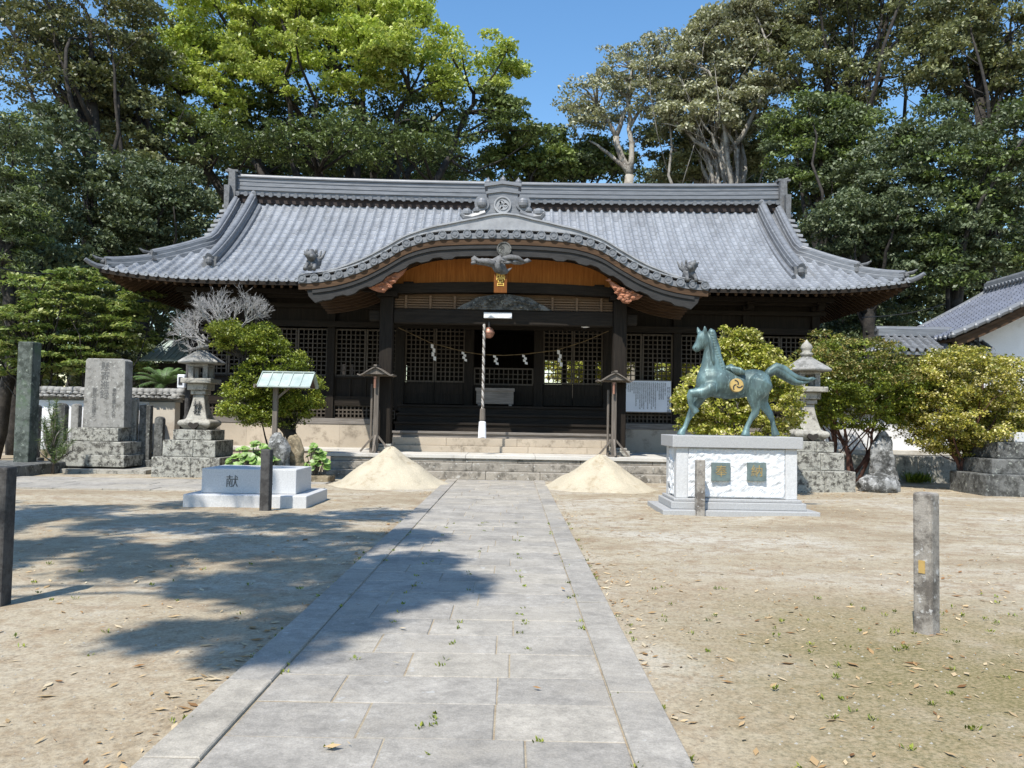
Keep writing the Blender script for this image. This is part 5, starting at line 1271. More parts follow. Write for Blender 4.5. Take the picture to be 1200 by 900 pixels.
# ---------------------------------------------------------------- trees, shrubs, plants
class Tree:
    def __init__(s, name, base, label, cat='tree', group=None):
        s.t = thing(name, (base[0], base[1], 0), label, cat, group); s.Q = []; s.T = []; s.I = []; s.tr = MB(); s.base = Vector((base[0], base[1], base[2] if len(base) > 2 else 0))
    def clumps(s, C, R, per, size, rg, mi=0, asp=.55, t0=0., t1=1., up=.3, flat=.62, droop=0):
        """C centres, R radii; leaves on a fuzzy shell of each clump"""
        n = len(C)*per; idx = np.repeat(np.arange(len(C)), per)
        d = rg.normal(size=(n, 3)); d /= np.linalg.norm(d, axis=1)[:, None]; d[:, 2] = np.where(d[:, 2] < -.25, -d[:, 2]*.6, d[:, 2])
        rr = rg.uniform(.25, 1.08, n)**.6; P = np.array(C)[idx]+d*(np.array(R)[idx]*rr)[:, None]*np.array([1, 1, flat])
        s.Q.append(leafquads(P, size, rg, up, asp, droop)); tt = rg.uniform(0, 1, n)
        ct = rg.uniform(-.22, .22, len(C))[idx]; s.T.append(np.clip(t0+(t1-t0)*(tt+ct), 0, 1)); s.I.append(np.full(n, mi))
    def limb(s, a, b, r0, r1, rg, bend=.12, n=6, sides=7):
        a, b = Vector(a), Vector(b); L = (b-a).length; off = Vector(rg.normal(size=3).tolist())*L*bend; pts = []
        for k in range(n+1):
            q = k/n; p = a.lerp(b, q)+off*sin(pi*q)+Vector(rg.normal(size=3).tolist())*L*.012*(0 < k < n); p.z += L*.06*sin(pi*q); pts.append(p)
        s.tr.tube(pts, [r0+(r1-r0)*k/n for k in range(n+1)], sides); return pts
    def done(s, leafs, bark, crown='crown', trunk='trunk'):
        s.tr.build(trunk, bark, s.t, smooth=True)
        if s.Q: quads(crown, np.concatenate(s.Q), np.concatenate(s.T), leafs, s.t, np.concatenate(s.I))
        return s.t
def lobe_centres(lobes, Y, n, rg, shell=.55):
    """lobes: (u, v, half width px, half height px, depth offset m); returns clump centres spread through them"""
    W_ = np.array([l[2]*l[3] for l in lobes], float); cnt = np.maximum(2, (W_/W_.sum()*n).astype(int)); out = []
    for (u, v, a, h, dy), k in zip(lobes, cnt):
        y = Y+dy; c = at(u, v, y); A, H = a*y/FPX, h*y/FPX
        d = rg.normal(size=(k, 3)); d /= np.linalg.norm(d, axis=1)[:, None]; r = rg.uniform(shell**3, 1, k)**(1/3)
        out.append(np.array([c.x, c.y, c.z])+d*r[:, None]*np.array([A, min(A, 3.2), H]))
    return np.concatenate(out)
def big_tree(name, label, u, Y, lobes, n, per, R, size, leafs, bark, seed, tr=.4, limbs=14, group='tall trees behind the hall', mi=None, asp=.55, fork=.35, twigs=0, shell=.5, t0=0, t1=1, lean=0, top=None, flat=.62):
    rg = np.random.default_rng(seed); b = at(u, 480, Y); T = Tree(name, (b.x, Y), label, 'tree', group)
    C = lobe_centres(lobes, Y, n, rg, shell); Rr = rg.uniform(.65, 1.25, len(C))*R
    if mi is None: T.clumps(C, Rr, per, size, rg, 0, asp, t0, t1, flat=flat)
    else:
        m = np.array([mi(c, rg) for c in C])
        for q in np.unique(m): T.clumps(C[m == q], Rr[m == q], per, size, rg, int(q), asp, t0, t1, flat=flat)
    zc = C[:, 2].min()+(C[:, 2].max()-C[:, 2].min())*fork; fx = b.x+lean
    zt = top or zc
    tp = T.limb((b.x, Y, -.2), (fx, Y, zt), tr, tr*.62, rg, .03, 8, 9)
    sel = rg.choice(len(C), min(limbs, len(C)), replace=False)
    for k in sel:
        c = Vector(C[k].tolist()); st = tp[int(rg.integers(4, 9))]
        P = T.limb(st, c, tr*.36, tr*.08, rg, .10, 7, 6)
        for _ in range(twigs):
            j = int(rg.integers(3, 7)); e = c+Vector((rg.normal(size=3)*R*1.6).tolist()); T.limb(P[j], e, tr*.08, tr*.02, rg, .22, 5, 4)
    return T.done(leafs, bark)
G = 'tall trees behind the hall'
# camphor: bright young leaves on the outside and top, dark old ones and open limbs inside
rg = np.random.default_rng(11)
Yc = 41
b0 = at(400, 480, Yc); T = Tree('camphor_tree', (b0.x, Yc), 'huge camphor tree with bright yellow green crown and dark open limbs behind the hall', 'tree', G)
top = [(205,70,48,55,0),(250,20,70,60,0),(330,5,80,60,1),(235,120,45,40,-1),(410,-10,80,60,0),(320,75,60,32,-2),(400,72,75,34,-2),(470,30,60,45,0),(480,85,55,38,-1),(440,50,45,30,-3),(560,75,46,36,0),(585,92,26,26,0),(535,100,30,22,-1),(205,140,22,22,-1),(300,40,90,50,2),(400,30,90,60,2),(270,90,60,40,2)]
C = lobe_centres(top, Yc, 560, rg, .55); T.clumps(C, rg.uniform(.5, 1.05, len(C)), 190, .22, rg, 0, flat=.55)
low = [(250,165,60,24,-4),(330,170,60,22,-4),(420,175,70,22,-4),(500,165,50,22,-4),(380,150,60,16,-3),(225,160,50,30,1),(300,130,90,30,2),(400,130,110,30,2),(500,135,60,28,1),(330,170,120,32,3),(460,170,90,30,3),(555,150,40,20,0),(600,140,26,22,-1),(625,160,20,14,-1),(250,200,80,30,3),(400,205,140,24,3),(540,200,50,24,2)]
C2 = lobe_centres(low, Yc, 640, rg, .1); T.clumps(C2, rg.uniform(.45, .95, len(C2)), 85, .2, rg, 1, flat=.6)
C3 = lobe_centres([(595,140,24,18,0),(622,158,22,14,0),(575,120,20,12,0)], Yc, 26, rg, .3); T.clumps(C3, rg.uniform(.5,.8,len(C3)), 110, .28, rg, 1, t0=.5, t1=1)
fork = Vector((b0.x, Yc, 6.5)); T.limb((b0.x, Yc, -.3), fork, .9, .75, rg, .02, 6, 12)
mains = []
for (u, v, dy) in ((250,130,0),(300,90,1),(345,60,-1),(395,90,2),(430,60,0),(480,110,-1),(520,130,0),(555,110,0),(215,110,0),(370,120,-2),(455,140,1),(280,160,1),(500,160,2)):
    e = at(u, v, Yc+dy); mains.append(T.limb(fork+Vector((rg.normal()*.4, rg.normal()*.4, rg.uniform(-1.5, .6))), e, .30, .09, rg, .07, 9, 8))
allC = np.concatenate([C, C2])
for k in rg.choice(len(allC), 260, replace=False):
    c = Vector(allC[k].tolist()); best = min((p for P in mains for p in P[3:]), key=lambda p: (p-c).length+.6*abs(p.z-c.z)*(p.z > c.z)); T.limb(best, c, .085, .025, rg, .1, 5, 5)
T.done(['lf_camphor', 'lf_camphor_in'], 'bark_dark')
# left side
big_tree('bronze_leaved_tree', 'loose brownish tree with sky gaps at the top left corner', 90, 36, [(30,45,70,50,0),(120,60,75,40,1),(60,110,80,35,0),(150,25,30,30,0),(20,-10,80,40,0),(110,100,60,40,1)], 190, 130, .8, .2, ['lf_brown'], 'bark_dark', 21, .35, 20, twigs=2)
big_tree('grey_green_tree', 'greyish evergreen between the top left corner and the camphor crown', 160, 38, [(150,90,60,45,0),(170,150,60,40,0),(110,150,60,40,1),(160,30,35,35,0),(190,200,40,35,0)], 190, 140, .8, .2, ['lf_olive'], 'bark_dark', 22, .35, 16, twigs=1)
big_tree('dark_evergreen_tree', 'dark evergreen with dense rounded clumps just left of the hall roof', 165, 33, [(160,225,60,45,0),(190,260,60,40,0),(100,240,60,45,1),(130,290,70,40,0),(205,225,36,36,0)], 260, 140, .7, .17, ['lf_dark'], 'bark_dark', 23, .3, 10)
big_tree('dark_evergreen_tree', 'dark shaded evergreen filling the left edge above the pillar', 20, 30, [(20,200,60,60,0),(0,270,60,60,0),(60,180,50,50,2),(50,320,70,50,0),(-10,360,60,60,0),(110,350,60,50,3)], 260, 110, .75, .2, ['lf_dark'], 'bark_dark', 24, .3, 10)
big_tree('conifer_tree', 'feathery green conifer at the left edge beneath the bronze leaved tree', -8, 27, [(5,170,28,40,0),(5,230,34,40,0),(0,300,44,40,0),(25,260,30,30,0)], 130, 130, .55, .16, ['lf_mid', 'lf_dark'], 'bark_dark', 25, .25, 10, asp=.3, mi=lambda c, r: int(r.random() < .7))
# middle low bright trees
big_tree('laurel_tree', 'low bright green tree behind the ridge just right of the gable ornament', 620, 43, [(590,185,26,18,0),(620,180,30,20,0),(650,195,30,20,0),(605,205,40,16,0)], 90, 110, .75, .24, ['lf_mid'], 'bark_dark', 31, .25, 8)
big_tree('laurel_tree', 'second low green tree between the sparse grey tree and the gable ornament', 680, 44, [(665,175,28,20,0),(690,190,36,24,0),(655,205,50,16,0),(720,200,30,20,0)], 110, 110, .75, .24, ['lf_mid', 'lf_dark'], 'bark_dark', 32, .25, 8, mi=lambda c, r: int(r.random() < .4))
# sparse tree with pale forked trunk
rg = np.random.default_rng(41); Ys = 42; b0 = at(740, 480, Ys); T = Tree('sparse_grey_tree', (b0.x, Ys), 'sparse olive tree with pale forked branches against the blue sky', 'tree', G)
lob = [(700,120,42,34,0),(735,80,45,30,0),(770,60,38,20,0),(680,140,26,22,0),(760,110,40,35,0),(790,90,30,35,0)]
C = lobe_centres(lob, Ys, 190, rg, .45); T.clumps(C, rg.uniform(.4, .75, len(C)), 75, .19, rg, 0)
k1, k2, k3 = at(738, 205, Ys), at(722, 160, Ys), at(732, 120, Ys)
P1 = T.limb((b0.x+.3, Ys, 0), k1, .34, .24, rg, .02, 6, 9); P2 = T.limb(k1, k2, .22, .16, rg, .04); P3 = T.limb(k1, at(735,115,Ys), .17, .09, rg, .05)
P4 = T.limb(k2, at(700,125,Ys), .13, .06, rg, .06); P5 = T.limb(k2, at(740,80,Ys), .14, .05, rg, .05); P6 = T.limb(k1, at(690,165,Ys), .14, .05, rg, .06); P7 = T.limb(P3[3], at(770,80,Ys), .10, .04, rg, .05)
mains = [P2, P3, P4, P5, P7]
for c in C[rg.choice(len(C), 110, replace=False)]:
    c = Vector(c.tolist()); best = min((p for P in mains for p in P[2:]), key=lambda p: (p-c).length); T.limb(best, c, .055, .018, rg, .08, 4, 4)
T.done(['lf_silver'], 'bark_pale')
# right group
big_tree('silver_leaved_tree', 'tall silvery leaved tree right of the sky gap', 850, 40, [(860,40,55,40,0),(820,80,40,40,0),(880,90,60,40,0),(850,135,60,35,0),(800,130,30,35,0),(900,20,50,45,0)], 340, 150, .7, .2, ['lf_silver'], 'bark_pale', 51, .38, 26, twigs=2, group=G, fork=.1)
big_tree('silver_leaved_tree', 'lower silvery tree with dark stems just above the right part of the ridge', 815, 43, [(790,165,45,30,0),(840,175,50,28,0),(880,170,40,35,0),(800,200,50,16,0)], 230, 110, .65, .2, ['lf_olive'], 'bark_pale', 52, .3, 24, twigs=2, fork=.1)
big_tree('olive_leaved_tree', 'tall olive green tree with dark limbs and sky gaps near the top right', 985, 38, [(960,20,60,45,0),(1020,30,60,40,0),(940,75,45,35,0),(1060,-5,60,45,0),(1000,100,70,28,0),(985,-30,80,40,0)], 240, 140, .75, .2, ['lf_olive'], 'bark_dark', 53, .4, 26, twigs=2, fork=.12)
big_tree('olive_leaved_tree', 'brownish olive tree in the top right corner', 1150, 34, [(1120,40,50,50,0),(1180,30,60,60,0),(1150,100,50,40,0),(1200,110,50,40,0),(1090,70,40,40,0)], 220, 140, .7, .19, ['lf_olive', 'lf_brown'], 'bark_dark', 54, .34, 22, twigs=2, mi=lambda c, r: int(r.random() < .45), fork=.15)
big_tree('broadleaf_tree', 'green broadleaf tree standing right behind the right end of the roof ridge', 950, 36, [(960,150,50,35,0),(1000,170,55,40,0),(930,190,30,40,0),(970,220,55,40,0),(940,140,40,30,0)], 260, 140, .7, .17, ['lf_mid', 'lf_dark'], 'bark_dark', 55, .32, 12, mi=lambda c, r: int(r.random() < .65), t0=0, t1=.85)
big_tree('broadleaf_tree', 'dark green broadleaf tree with rounded clumps above the right roof corner', 1010, 32, [(985,265,40,35,0),(1030,250,50,40,0),(1040,200,50,35,1),(1060,290,45,35,0),(1000,300,40,25,1)], 260, 140, .6, .16, ['lf_dark'], 'bark_dark', 56, .3, 8)
big_tree('broadleaf_tree', 'large dark green tree rising above the tiled roof of the right hand house', 1130, 31, [(1110,190,55,45,0),(1170,210,55,50,0),(1110,260,55,45,0),(1170,280,55,45,0),(1200,160,50,40,0),(1100,320,45,30,0),(1090,150,40,30,1)], 380, 140, .65, .16, ['lf_dark', 'lf_mid'], 'bark_dark', 57, .32, 8, mi=lambda c, r: int(r.random() < .25), t1=.85)
# farther dark trees that close the view low down
for k, (u, y, v, a, h, lb) in enumerate([(-20,45,380,110,90,'dark tree far behind at the left edge'),(60,46,300,90,110,'dark tree far behind between the left evergreens'),(180,47,290,80,90,'dark tree far behind the left end of the hall'),(290,50,215,80,70,'dark tree far behind the left part of the ridge'),(400,52,215,100,70,'dark tree far behind the foot of the camphor'),(500,51,225,80,50,'dark tree far behind left of the gable ornament'),(780,52,250,70,55,'dark tree far behind the right part of the ridge'),(880,48,240,60,70,'dark tree far behind the right end of the ridge'),(1000,45,320,80,90,'dark tree far behind the right roof corner'),(1100,46,350,80,100,'dark tree far behind the bushes at the right'),(1220,44,300,80,120,'dark tree far behind the right hand house')]):
    big_tree('background_tree', lb, u, y, [(u,v,a,h,0),(u+20,v+60,a,h*.8,1)], 230, 110, 1.0, .28, ['lf_dark'], 'bark_dark', 70+k, .3, 8, group='dark trees closing the view far behind', shell=.1, fork=.1)
for k, (u, y, v, a, h, lb) in enumerate([(215,36,385,70,60,'shaded evergreen shrub behind the left end of the hall'),(120,30,430,80,45,'shaded evergreen shrub behind the tile capped wall'),(1010,34,400,50,60,'shaded evergreen shrub behind the right end of the hall'),(690,39,420,60,35,'green shrub seen through the right hand lattice door'),(800,40,420,60,40,'green shrub seen through the lattice windows right of the notice')]):
    ms = ['lf_dark'] if k < 3 else ['lf_yellow']
    big_tree('background_shrub', lb, u, y, [(u,v,a,h,0)], 110 if k < 3 else 170, 110, .6, .18, ms, 'bark_dark', 90+k, .12, 6, group='shrubs behind the buildings', shell=.1)
# fresh green layered trees in front of them at the left
def sprays(name, label, u, v0, Y, lobes, n, per, size, mats_, seed, bark='bark_dark', tr=.12, group=None, up=.9, rad=(.30,.6), flat=.28, cat='tree', z0=0):
    rg = np.random.default_rng(seed); b = at(u, v0, Y); T = Tree(name, (b.x, Y), label, cat, group)
    C = lobe_centres(lobes, Y, n, rg, .45); T.clumps(C, rg.uniform(rad[0], rad[1], len(C)), per, size, rg, 0, .5, up=up, flat=flat)
    c0 = C.mean(0); tp = T.limb((b.x, Y, -.1), (c0[0]*.6+b.x*.4, Y, c0[2]*.7), tr, tr*.5, rg, .05, 7, 8)
    for k in rg.choice(len(C), min(len(C), 30), replace=False): T.limb(tp[int(rg.integers(2, 8))], C[k].tolist(), tr*.32, tr*.08, rg, .1, 5, 5)
    return T.done(mats_, bark)
sprays('maple_tree', 'layered fresh green tree above the inscribed slab', 118, 480, 26.5, [(110,370,55,26,0),(150,390,40,26,0),(90,410,50,22,0),(130,430,50,18,0),(150,350,36,16,0),(70,430,40,16,0)], 130, 130, .16, ['lf_maple'], 61)
sprays('maple_tree', 'yellowish green layered tree left of the brighter one at the left edge', 50, 480, 26, [(40,370,50,20,0),(60,340,45,18,0),(20,400,45,20,0),(100,325,36,14,0),(30,430,40,16,0)], 95, 115, .16, ['lf_maple'], 62)
# gnarled half dead tree with green shrub
rg = np.random.default_rng(66); Y = 20.9; b0 = gnd(345, 545); T = Tree('gnarled_tree', (at(330, 520, Y).x, Y), 'gnarled leaning tree with bleached bare twigs above green foliage', 'tree')
def A(u, v, dy=0): return at(u, v, Y+dy)
tk = [A(350,530), A(340,508), A(318,480), A(312,450), A(300,432), A(283,418), A(270,402), A(262,385)]; T.tr.tube(tk, [.15,.15,.16,.14,.13,.11,.08,.05], 9)
for e, s0 in (((235,395),5),((250,372),6),((285,375),6),((300,360),5),((225,375),5),((215,385),5),((340,430),3),((345,450),2)): T.limb(tk[s0], A(e[0], e[1], rg.uniform(-.5, .5)), .06, .025, rg, .08, 5, 6)
C = lobe_centres([(325,428,36,26,0),(345,462,32,32,0),(300,450,34,26,0),(288,478,32,24,0),(325,485,34,20,0),(285,402,34,18,0),(305,395,22,16,0),(265,392,20,14,0),(262,388,18,9,-.9)], Y, 560, rg, .55)
T.clumps(C, rg.uniform(.14, .26, len(C)), 105, .065, rg, 0, up=.5, flat=.85)
for k in range(60): T.limb(tk[int(rg.integers(1, 6))], C[int(rg.integers(len(C)))].tolist(), .022, .007, rg, .1, 4, 4)
for k in range(5): T.limb(A(316+k*8, 530), A(300+k*11, 478), .028, .012, rg, .1, 5, 5)
T.done(['lf_azalea'], 'bark_dark')
def coral(pts0, L, depth, r, dirv, b, rg):
    a = Vector(pts0); d = (Vector(dirv)+Vector((rg.normal(size=3)*.38).tolist())).normalized(); e = a+d*L
    b.tube([a, a.lerp(e, .5)+Vector((rg.normal(size=3)*L*.06).tolist()), e], [r, r*.85, r*.65], 5)
    if depth:
        for _ in range(3 if depth > 2 else 2): coral(e, L*rg.uniform(.65, .95), depth-1, r*.72, (d+Vector((0,0,.12))), b, rg)
b = MB()
for (u, v, dx, dz) in ((262,385,0,1),(270,390,.5,1),(250,390,-.4,.9),(240,400,-.8,.7),(280,385,.5,.9),(236,398,-1,.25),(255,380,-.2,1),(288,378,.5,.8),(245,405,-1,.1)):
    for _ in range(2): p = A(u, v, rg.uniform(-.3, .3)); coral(p, .25, 5, .013, (dx, rg.uniform(-.4, .4), dz), b, rg)
b.build('bare_twigs', 'dead_twig', T.t)
# bush behind the horse, two clipped bushes
def bush(name, label, Y, u, v0, lobes, n, per, size, mats_, seed, rad, bark, stems, group=None, t0=0, t1=1, mi=None, shell=.75, z0=0):
    rg = np.random.default_rng(seed); b = at(u, v0, Y); T = Tree(name, (b.x, Y), label, 'bush', group)
    C = lobe_centres(lobes, Y, n, rg, shell); C = C[C[:, 2] > .25]
    Rr = rg.uniform(rad*.7, rad*1.3, len(C))
    if mi is None: T.clumps(C, Rr, per, size, rg, 0, .62, t0, t1, up=.4, flat=.8)
    else:
        m = np.array([mi(c, rg) for c in C])
        for q in np.unique(m): T.clumps(C[m == q], Rr[m == q], per, size, rg, int(q), .62, t0, t1, up=.4, flat=.8)
    for k in range(stems):
        a = Vector((b.x+rg.normal()*.10, Y+rg.normal()*.08, -.05)); c = C[int(rg.integers(len(C)))]; m_ = Vector((b.x+(c[0]-b.x)*.35, Y+(c[1]-Y)*.3, c[2]*.5))
        P = T.limb(a, m_, .055, .035, rg, .06, 5, 7); T.limb(m_, c.tolist(), .035, .012, rg, .08, 5, 6)
        for _ in range(3): T.limb(P[int(rg.integers(3, 6))], C[int(rg.integers(len(C)))].tolist(), .018, .007, rg, .1, 4, 4)
    return T.done(mats_, bark)
bush('yellow_green_bush', 'yellow green bush with tall sprigs behind the bronze horse', 18.2, 860, 560, [(865,440,40,36,0),(840,470,50,40,0),(895,470,42,40,0),(865,410,30,20,0),(890,395,10,16,0),(855,395,12,14,0),(885,430,36,26,0),(810,480,22,26,0),(918,478,20,34,0),(860,505,60,20,0)], 430, 95, .075, ['lf_yellow'], 101, .19, 'bark', 10, shell=.6)
bush('clipped_reddish_bush', 'clipped bush of reddish green leaves on bare forked stems, left of the pair', 21.6, 1000, 552, [(1005,425,58,28,0),(1010,455,68,34,0),(965,445,38,32,0),(1050,450,40,36,0),(1005,485,58,24,0),(960,480,30,20,0),(1060,480,26,24,0)], 620, 95, .068, ['lf_redbush', 'lf_azalea'], 102, .22, 'bark_red', 5, 'clipped bushes before the white wall', mi=lambda c, r: int(c[2] < 2.7 or r.random() < .3), shell=.72)
bush('clipped_golden_bush', 'wide clipped bush of glossy golden green leaves at the right edge', 21.0, 1135, 556, [(1125,450,62,38,0),(1165,455,52,38,0),(1100,475,42,34,0),(1135,495,66,32,0),(1180,480,36,34,0),(1125,430,40,22,0),(1100,500,44,32,0),(1160,515,44,24,0),(1120,520,36,18,0)], 720, 95, .070, ['lf_ybush'], 103, .23, 'bark_red', 9, 'clipped bushes before the white wall', shell=.72)
bush('low_shrub', 'small shrub of red young leaves between the stone lantern and the horse tail', 23.2, 975, 530, [(950,420,22,20,0),(968,400,20,12,0)], 40, 60, .08, ['lf_redbush'], 104, .2, 'bark_red', 3)
# broad leaved plants by the rocks
def broad(name, label, cx, cy, n, W_, H, size, seed, mat='lf_plant'):
    rg = np.random.default_rng(seed); t = thing(name, (cx, cy, 0), label, 'plant', 'broad leaved plants beside the upright rocks'); b = MB()
    V, F_, ti = [], [], []
    for k in range(n):
        a = rg.uniform(0, 2*pi); r = rg.uniform(0, 1)**.6; z = H*(1.05-.6*r)*rg.uniform(.7, 1.1); c = Vector((cx+cos(a)*r*W_, cy+sin(a)*r*W_*.6, z)); s_ = size*rg.uniform(.6, 1.1)
        b.tube([(cx+cos(a)*r*W_*.2, cy+sin(a)*r*W_*.15, 0), c], .008, 4)
        nrm = Vector((cos(a)*r*.6+rg.normal()*.2, sin(a)*r*.6-.35+rg.normal()*.2, 1)).normalized(); x = nrm.cross(Vector((0,1,0))).normalized(); y = nrm.cross(x)
        m = 9; base = len(V); V.append(c-nrm*s_*.12)
        for q in range(m): an = 2*pi*q/m+.3; rr = s_*(.5 if q else .25); V.append(c+x*cos(an)*rr+y*sin(an)*rr+nrm*s_*.05*sin(q*2.1))
        for q in range(m): F_.append((base, base+1+q, base+1+(q+1) % m)); ti.append(rg.uniform(0, 1))
    b.build('stalks', 'lf_mid' if False else 'bark', t)
    o0 = ORG[t.name]; me = bpy.data.meshes.new('leaves'); me.from_pydata([tuple(Vector(v)-o0) for v in V], [], F_); me.materials.append(M[mat])
    at_ = me.attributes.new('tint', 'FLOAT', 'FACE'); at_.data.foreach_set('value', [float(x) for x in ti]); o = bpy.data.objects.new('leaves', me); COL.objects.link(o); o.parent = t
p = at(296, 540, 19.3); broad('broad_leaved_plant', 'round leaved bright green plant left of the upright rocks', p.x, 19.3, 70, .68, .98, .27, 1)
p = at(369, 540, 20.0); broad('broad_leaved_plant', 'round leaved bright green plant right of the upright rocks', p.x, 20.0, 44, .36, .92, .24, 2)
# young pine and palm like plant
rg = np.random.default_rng(9); p = at(62, 540, 20.8); T = Tree('young_pine', (p.x, 20.8), 'young pine with upright candles before the memorial stones', 'bush')
for k in range(26):
    a = rg.uniform(0, 2*pi); r = rg.uniform(.05, .55); z = rg.uniform(.25, 1.7); e = Vector((p.x+cos(a)*r*(1.1-z*.4), 20.8+sin(a)*r*.7, z)); s0 = Vector((p.x, 20.8, z*.5))
    T.limb(s0, e, .02, .01, rg, .1, 4, 4); tp = e+Vector((0, 0, .28)); T.limb(e, tp, .012, .006, rg, .02, 2, 4)
    n = 130; q = rg.uniform(0, 1, n)[:, None]; d = rg.normal(size=(n, 3)); d[:, 2] = np.abs(d[:, 2])*.8; d /= np.linalg.norm(d, axis=1)[:, None]
    st = np.array(s0.lerp(e, .4))[None]*(1-q)+np.array(tp)[None]*q; en = st+d*.13; sd_ = np.cross(d, rg.normal(size=(n, 3))); sd_ /= np.linalg.norm(sd_, axis=1)[:, None]; sd_ *= .005
    T.Q.append(np.stack([st-sd_, st+sd_, en+sd_*.4, en-sd_*.4], 1)); T.T.append(rg.uniform(0, 1, n)); T.I.append(np.zeros(n))
T.tr.tube([(p.x, 20.8, 0), (p.x, 20.8, 1.6)], [.04, .015], 6); T.done(['lf_pine'], 'bark', 'needles', 'stem')
p = at(192, 452, 25.0); T = Tree('sago_palm', (p.x, 25.0), 'palm like plant with long arching fronds behind the white wall', 'plant')
T.tr.tube([(p.x, 25, 0), (p.x, 25, p.z)], [.14, .12], 8)
for k in range(26):
    a = 2*pi*k/26+rg.uniform(-.1, .1); el = rg.uniform(.3, 1.2); pts = [Vector((p.x+cos(a)*cos(el)*s_*1.0, 25+sin(a)*cos(el)*s_*1.0, p.z+sin(el)*s_*1.0-.35*s_*s_)) for s_ in np.linspace(0, 1.15, 12)]
    T.tr.tube(pts, [.012*(1-i/14) for i in range(12)], 4)
    for i in range(2, 12):
        d = (pts[i]-pts[i-1]).normalized(); sd_ = d.cross(Vector((0,0,1))).normalized()
        for sg in (-1, 1):
            for j in range(2):
                o0 = pts[i-1].lerp(pts[i], j/2); e = o0+(sd_*sg*.8+d*.6).normalized()*.28*(1-.5*i/12)-Vector((0,0,.05)); w_ = d*.018
                T.Q.append(np.array([[o0-w_, o0+w_, e+w_*.2, e-w_*.2]])); T.T.append(np.array([rg.uniform(0, 1)])); T.I.append(np.array([0]))
T.done(['lf_palm'], 'bark', 'fronds', 'stem')
# ---- shade tree standing just outside the picture on the left, whose shadow falls across the yard
rg = np.random.default_rng(5); T = Tree('shade_tree', (-10.4, 3.4), 'tree outside the left edge whose shadow lies across the yard and path', 'tree')
hv = 11.0
shade = [(60,605,60,14),(160,612,70,14),(260,612,60,12),(350,612,60,12),(430,604,50,8),(60,640,60,16),(140,650,50,14),(40,600,60,10),(240,640,60,18),(330,640,60,16),(410,636,50,14),(470,632,36,10),(300,672,60,16),(390,668,50,16),(250,690,50,14),(330,705,50,16),(400,700,50,14),(440,690,45,16),(490,690,40,14),(520,692,24,12),(470,668,40,12),(500,668,24,8),(380,735,34,12),(320,740,34,10),(290,775,34,8),(430,718,30,8),(200,745,34,6),(225,590,40,6),(300,588,40,5),(150,668,40,8),(20,640,30,14),(-60,620,60,20),(-40,660,50,20),(-100,590,80,12)]
C = []
for (u, v, a, c_) in shade:
    g0 = gnd(u, v); A_ = a*g0.y/FPX; B_ = abs(gnd(u, v-c_).y-gnd(u, v+c_).y)/2
    k = int(15*A_*B_)+7; q = rg.normal(size=(k, 3)); q /= np.linalg.norm(q, axis=1)[:, None]; q *= rg.uniform(.05, 1, k)[:, None]**.5
    hh = hv+rg.uniform(-1.2, 1.6); C.append(np.array([g0.x-.43*hh/math.tan(SUN_EL), g0.y-.90*hh/math.tan(SUN_EL), hh])+q*np.array([A_, B_, .5]))
C = np.concatenate(C); T.clumps(C, rg.uniform(.3, .5, len(C)), 120, .15, rg, 0, flat=.6)
tp = T.limb((-10.4, 3.4, -.2), (-9.4, 3.4, 8.0), .42, .3, rg, .02, 8, 10)
for k in rg.choice(len(C), 12, replace=False): T.limb(tp[int(rg.integers(5, 9))], C[k].tolist(), .07, .02, rg, .05, 6, 6)
T.done(['lf_dark'], 'bark')
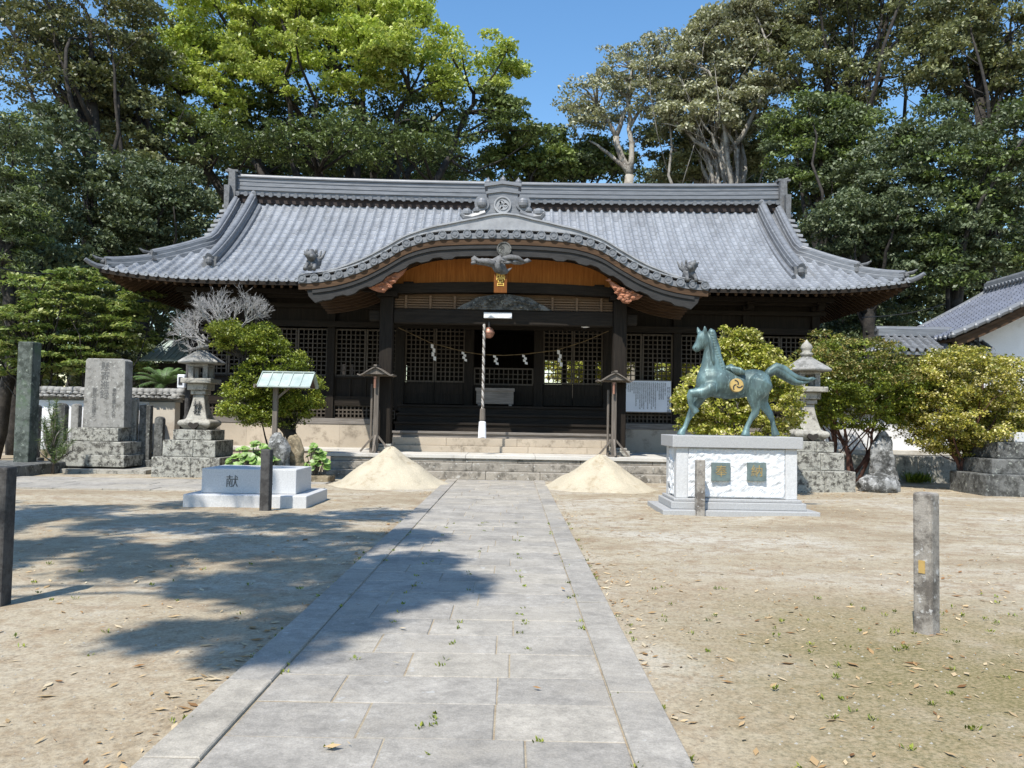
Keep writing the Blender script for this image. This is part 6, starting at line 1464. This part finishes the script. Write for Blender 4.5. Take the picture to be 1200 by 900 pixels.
# ---- ground litter
def litter():
    rg = np.random.default_rng(17); P, N = [], []
    def patch(n, x0, x1, y0, y1): P.append(np.stack([rg.uniform(x0, x1, n), rg.uniform(y0, y1, n)], 1))
    patch(1500, .9, 6.5, 3, 9); patch(1500, .95, 10, 9, 20); patch(1100, -8, -1.7, 4, 11); patch(700, -10, -1.7, 11, 20); patch(900, 6.5, 14.5, 18.2, 21.3); patch(26, -1.6, .85, 3.4, 14)
    n = 900; y = rg.uniform(3, 18, n); P.append(np.stack([np.where(rg.random(n) < .5, PXL-np.abs(rg.normal(0, .12, n)), PXR+np.abs(rg.normal(0, .16, n))), y], 1))
    P = np.concatenate(P); dens = np.sin(P[:, 0]*1.3+1)*np.sin(P[:, 1]*.9+.5)+rg.normal(0, .7, len(P)); P = P[dens > -.35]
    inside = (P[:, 0] > PXL) & (P[:, 0] < PXR); z = np.where(inside, .045, gz(P[:, 0], P[:, 1])+.006); n = len(P); size = rg.choice([.015, .026, .042, .06], n, p=[.45, .33, .17, .05])[:, None]
    a = rg.uniform(0, 2*pi, n); d = np.stack([np.cos(a), np.sin(a), rg.normal(0, .03, n)], 1); s_ = np.stack([-np.sin(a), np.cos(a), rg.normal(0, .1, n)], 1)
    c = np.concatenate([P, z[:, None]+rg.uniform(-.004, .002, n)[:, None]], 1); asp = rg.uniform(.2, .5, n)[:, None]
    V = np.stack([c-d*size, c+s_*size*asp+np.array([0,0,.006]), c+d*size+np.array([0,0,.01]), c-s_*size*asp+np.array([0,0,.004])], 1); pass
    o = quads('fallen_leaves', V, rg.uniform(0, 1, n), ['lf_dry']); tag(o, 'dry fallen leaves scattered over the yard and path edges', 'fallen leaves', kind='stuff')
    # grit
    n = 5200; P = np.stack([rg.uniform(-8, 8, n), 2.5+rg.uniform(0, 1, n)**1.3*12], 1); keep = (P[:, 0] < PXL) | (P[:, 0] > PXR); P = P[keep]; n = len(P); s_ = rg.uniform(.004, .012, n)
    b = MB()
    G_ = gz(P[:, 0], P[:, 1])
    for (x, y), q, g in zip(P, s_, G_): b.add([(x-q, y, g), (x, y-q, g), (x+q, y, g), (x, y+q, g), (x, y, g+q*.7)], [(0,1,4),(1,2,4),(2,3,4),(3,0,4)])
    tag(b.build('gravel', 'lichen_pale'), 'small loose grit scattered over the sandy yard', 'gravel', kind='stuff')
    # weeds in the joints and moss tufts
    Q = []; Tt = []
    sp = [(x, y) for x, y in zip(rg.choice([PXL+.27, PXL-.02, PXR-.27, PXR+.04, -.4, .1, -.9], 120)+rg.normal(0, .03, 120), rg.uniform(3.2, 13, 120))]+[(x, y) for x, y in zip(rg.uniform(1.2, 6.5, 130), rg.uniform(3.4, 8, 130))]+[(x, y) for x, y in zip(rg.uniform(-6, -1.9, 40), rg.uniform(4.5, 9, 40))]+[(x, y) for x, y in zip(rg.normal(11.6, .2, 25), rg.normal(23.3, .1, 25))]
    for x, y in sp:
        k = int(rg.integers(4, 12)); h = .035 if y < 22 else .35
        if PXL < x < PXR: z0 = .02
        else: z0 = -.005
        for _ in range(k):
            a = rg.uniform(0, 2*pi); e = np.array([cos(a)*rg.uniform(.2, 1)*h, sin(a)*rg.uniform(.2, 1)*h, h*rg.uniform(.4, 1)]); c = np.array([x+rg.normal(0, .012), y+rg.normal(0, .012), z0]); w_ = np.array([-sin(a), cos(a), 0])*(.006 if y < 22 else .02)
            Q.append([c-w_*.5, c+e*.6-w_, c+e, c+e*.6+w_]); Tt.append(rg.uniform(0, 1))
    o = quads('weeds', np.array(Q), Tt, ['lf_azalea']); tag(o, 'small weeds growing in the path joints and the yard', 'weeds', kind='stuff')
litter()
